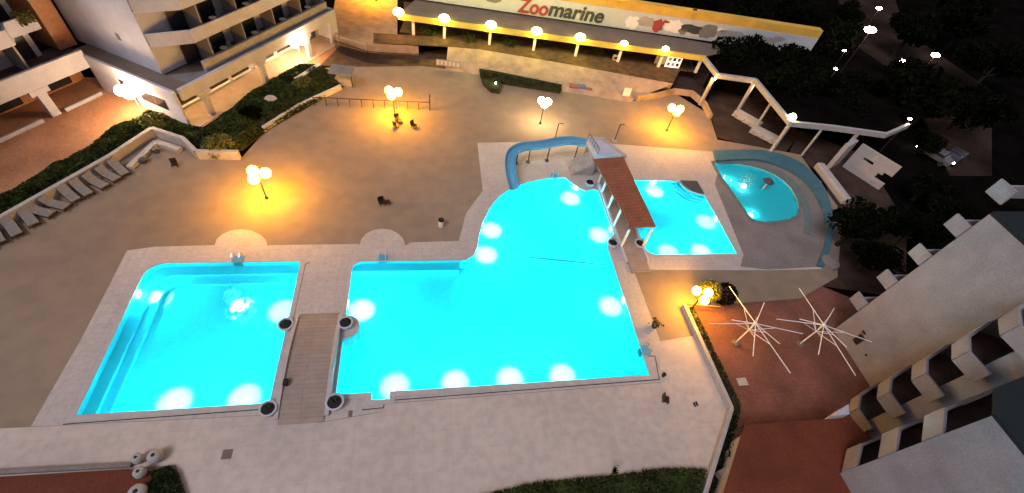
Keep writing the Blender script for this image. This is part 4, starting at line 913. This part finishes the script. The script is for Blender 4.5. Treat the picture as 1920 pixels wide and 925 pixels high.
# free-standing white walls
q = GL([(1572, 325), (1640, 345), (1660, 355), (1606, 258)], .0)
t = thing('changing_wall', 'white slotted wall panel behind the oval pool', 'wall', (*G(1572, 318), 0)); o1 = G(1572, 318)
def quadwall(m, a, b, z0, z1, w, parts): pass
wa, wb = Vector(G(1580, 312)), Vector(G(1648, 356)); dd = wb - wa
m = MB(); nrm = Vector((-dd.y, dd.x)).normalized(); Lw = dd.length; aw = math.atan2(dd.y, dd.x)
def wbox(m, f0, f1, z0, z1, w=.25):
    c = wa + dd * (f0 + f1) / 2 - Vector(o1); m.box((c.x, c.y, (z0 + z1) / 2), (Lw * (f1 - f0), w, z1 - z0), aw)
wbox(m, 0, .25, 0, 3.4); wbox(m, .25, .5, 0, 1.9); wbox(m, .25, .5, 2.3, 3.4); wbox(m, .5, .72, 0, 3.4); wbox(m, .72, .82, 1.6, 3.4); wbox(m, .82, 1.0, 2.0, 3.4); wbox(m, .72, 1.0, 0, .9)
m.build('panel', 'cloth', t)
m = MB(); m.box((-.3, .8, 1.7), (.5, 2.4, 3.4), aw); m.build('side_block', 'cloth', t)
a, b_ = G(1530, 315), G(1582, 385); m = MB(); m.seg(a, b_, 1.0, -.02, .9); tag(m.build('slab_wall', 'cloth', bevel=.2), 'thick rounded pale slab seat behind the oval pool', 'wall')
x, y = G(1556, 492, .2); tag(MB().lathe((x, y, 0), [(.9, -.02), (.85, .35), (.5, .42)], 14).build('round_plinth', 'darkpave'), 'dim round plinth at the end of the teal rim', 'plinth')

# bottom strip: hedge, planters, red terrace at lower left
hb = ccw(GL([(895, 932), (1010, 905), (1150, 893), (1240, 880), (1322, 882), (1300, 960), (895, 975)]))
hedge(hb, 12000, 'hedge', 'leafdark' if False else 'leaf', 'dark green hedge along the near edge of the front paving', 1.0, .11, 6)
x, y = G(1146, 892, .3); t = thing('sapling', 'thin dark sapling sticking out above the near hedge', 'plant', (x, y, 0)); MB().tube([(0, 0, 0), (.05, .1, 1.3)], .05, 6, .02).build('stem', 'bark', t); MB().leaves(50, lambda R: (R.gauss(.05, .08), R.gauss(.1, .08), .6 + R.random() * .9), .1, 3).build('foliage', 'leafdark', t)
hb2 = ccw(GL([(290, 886), (320, 876), (335, 890), (352, 935), (280, 935)]))
hedge(hb2, 3500, 'shrub', 'leaf', 'green shrub in the lower left corner beside the white pot', .8, .11, 7)
struct(MB().sheet(ccw(GL([(-170, 905), (240, 880), (300, 885), (300, 960), (-170, 960)])), 0.015).build('lower_terrace', 'redroof'), 'red tiled terrace in the lower left corner')
q = GL([(-170, 897), (0, 888), (250, 874)]); m = MB(); m.seg(q[0], q[1], .2, 0.01, .3); m.seg(q[1], q[2], .2, 0.01, .303); tag(m.build('kerb_wall', 'darkpave'), 'low kerb wall above the lower left red terrace', 'wall')
for i, (px, py, r, lab) in enumerate([(262, 862, .30, 'white pot in the lower left, leftmost of the back pair'), (294, 858, .38, 'larger white pot in the lower left, right of the back pair'), (266, 888, .32, 'white pot with a dark hole standing nearest the red terrace'), (262, 925, .45, 'pale round pot cut by the bottom edge')]):
    t = thing('pot', lab, 'pot', (*G(px, py, .2), 0), 0, 'white pots in the lower left corner'); MB().lathe((0, 0, 0), [(r * .6, 0), (r, .35), (r * .9, .6), (r * .35, .70)], 18).build('body', 'concrete', t, smooth=True); MB().lathe((0, 0, 0), [(r * .28, .70), (r * .26, .72)], 12).build('soil', 'black', t)

# ================================================================== TREES AND FAR LIGHTS
def tree(x, y, h, r, seed, label, m='leafdark', n=2600):
    t = thing('tree', label, 'tree', (x, y, 0), 0, 'dark trees behind the gallery'); R = random.Random(seed)
    MB().tube([(0, 0, 0), (.1, .1, h * .35), (.0, .2, h * .6)], .28, 8, .12).build('trunk', 'bark', t)
    lb = MB()
    for i in range(5): a = R.uniform(0, 6.3); lb.tube([(0, .1, h * .4), (math.cos(a) * r * .4, math.sin(a) * r * .4, h * .6), (math.cos(a) * r * .7, math.sin(a) * r * .7, h * .75)], .1, 5, .03)
    lb.build('limb', 'bark', t)
    cl = [(R.gauss(0, .42) * r, R.gauss(0, .42) * r, h * R.uniform(.55, .9), r * R.uniform(.28, .5)) for _ in range(14)]
    def f(q):
        c = q.choice(cl); v = Vector((q.gauss(0, 1), q.gauss(0, 1), q.gauss(0, 1))).normalized() * c[3] * (.6 + .45 * q.random()); return (c[0] + v.x, c[1] + v.y, c[2] + v.z * .8)
    MB().leaves(n, f, .34, seed).build('crown', m, t); return t
spots = [(1385, 108), (1430, 112), (1475, 140), (1500, 120), (1560, 165), (1480, 165), (1600, 205), (1640, 160), (1690, 180), (1560, 60), (1480, 30), (1400, 20), (1710, 60), (1800, 60), (1760, 180), (1820, 200), (1740, 262), (1740, 350), (1700, 440), (1780, 380), (1600, 430), (1640, 480), (1600, 20), (1850, 140), (1300, 0), (1200, -10)]
desc = ['low dense', 'broad', 'tall', 'spreading', 'ragged']; near = ['behind the right end of the banner', 'behind the zigzag pergola', 'beside the far road', 'beyond the white slotted wall', 'between the far lamps']
protos = []
for i, (px, py) in enumerate(spots):
    h = random.uniform(4.5, 6.5); zt = h * .75
    if py > 240: h = random.uniform(3, 4.2)
    x, y = G(px, py, h * .7); lab = 'dark tree'
    if i < 5: protos.append(tree(x, y, h, random.uniform(3.0, 4.2) * (.75 if py > 240 else 1), 40 + i, lab, n=2600))
    else: dup(protos[i % 5], (x, y, 0), random.uniform(0, 6), lab, scale=random.uniform(.8, 1.15) * (.7 if py > 240 else 1) * (1.3 if px > 1680 and py < 220 else 1))
# labels that single the trees out, ordered by where they stand
tr = sorted([o for o in COL.objects if o.name.startswith('tree')], key=lambda o: math.atan2(o.location.y, o.location.x), reverse=True)
words = ['first', 'second', 'third', 'fourth', 'fifth', 'sixth', 'seventh', 'eighth', 'ninth', 'tenth', 'eleventh', 'twelfth', 'thirteenth', 'fourteenth', 'fifteenth', 'sixteenth', 'seventeenth', 'eighteenth', 'nineteenth', 'twentieth', 'twenty-first', 'twenty-second', 'twenty-third', 'twenty-fourth', 'twenty-fifth', 'twenty-sixth', 'twenty-seventh', 'twenty-eighth']
for i, o in enumerate(tr): o['label'] = 'night-dark leafy tree at the upper right, %s from the left' % words[i]

def far_lamp(px, py, label, m='far', r=.45, h=6.0, pw=0):
    x, y = G(px, py, h); t = thing('street_lamp', label, 'street lamp', (x, y, 0), 0, 'street lamps far behind the trees')
    MB().tube([(0, 0, 0), (0, 0, h - .1)], .09, 8, .05).build('pole', 'fence', t)
    MB().tube([(0, 0, h - .1), (-.5, -.3, h + .15)], .05, 6).build('arm', 'fence', t)
    MB().ball((-.5, -.3, h + .1), r, 1.5, 1, .6).build('lamp_head', m, t, smooth=True)
far_lamp(1634, 56, 'brightest far street lamp near the top edge', r=.62, h=7.5)
far_lamp(1650, 16, 'far street lamp just above the brightest one', r=.34, h=7.5)
far_lamp(1694, 115, 'warm far street lamp between the road trees', 'farwarm', r=.3, h=7.5)
far_lamp(1756, 103, 'warm far street lamp at the upper right', 'farwarm', r=.42, h=7.5)
far_lamp(1586, 95, 'tiny far lamp left of the brightest street lamp', r=.16, h=6.5)
far_lamp(1570, 129, 'tiny far lamp over the pergola trees', r=.16, h=6.5)
far_lamp(1708, 222, 'small white lamp at the tip of the zigzag pergola', r=.16, h=5)
# cars
def car(px, py, label, rz, paint='carwhite', lit=True, sc=1.0):
    t = thing('parked_car', label, 'car', (*G(px, py), 0), rz, 'cars on the dark road')
    b = MB(); pr = [(-2.1, .35), (-2.1, .85), (-1.5, .95), (-.9, 1.4), (.6, 1.4), (1.2, .95), (2.0, .85), (2.1, .4)]
    vs = [(x, -.85, z) for x, z in pr] + [(x, .85, z) for x, z in pr]; n = len(pr)
    b.add(vs, [tuple(range(n)), tuple(range(2 * n - 1, n - 1, -1))] + [((i + 1) % n, i, i + n, (i + 1) % n + n) for i in range(n)]).build('body', paint, t, bevel=.08)
    MB().box((-.15, 0, 1.2), (1.9, 1.74, .3)).build('window', 'glass', t)
    for a in (-1.3, 1.3):
        for s in (-.8, .8): w_ = MB(); w_.tube([(a, s - .1, .32), (a, s + .1, .32)], .32, 14); w_.build('wheel', 'rubber', t)
    for s in (-.6, .6): MB().box((2.12, s, .68), (.08, .35, .2)).build('headlight', 'far' if lit else 'glass', t)
    return t
car(1746, 297, 'pale car parked on the dark road at the right', 2.0)
car(1782, 300, 'dark car with headlights on beside the pale car', 3.6, 'cardark')
print('objects', len(COL.objects))
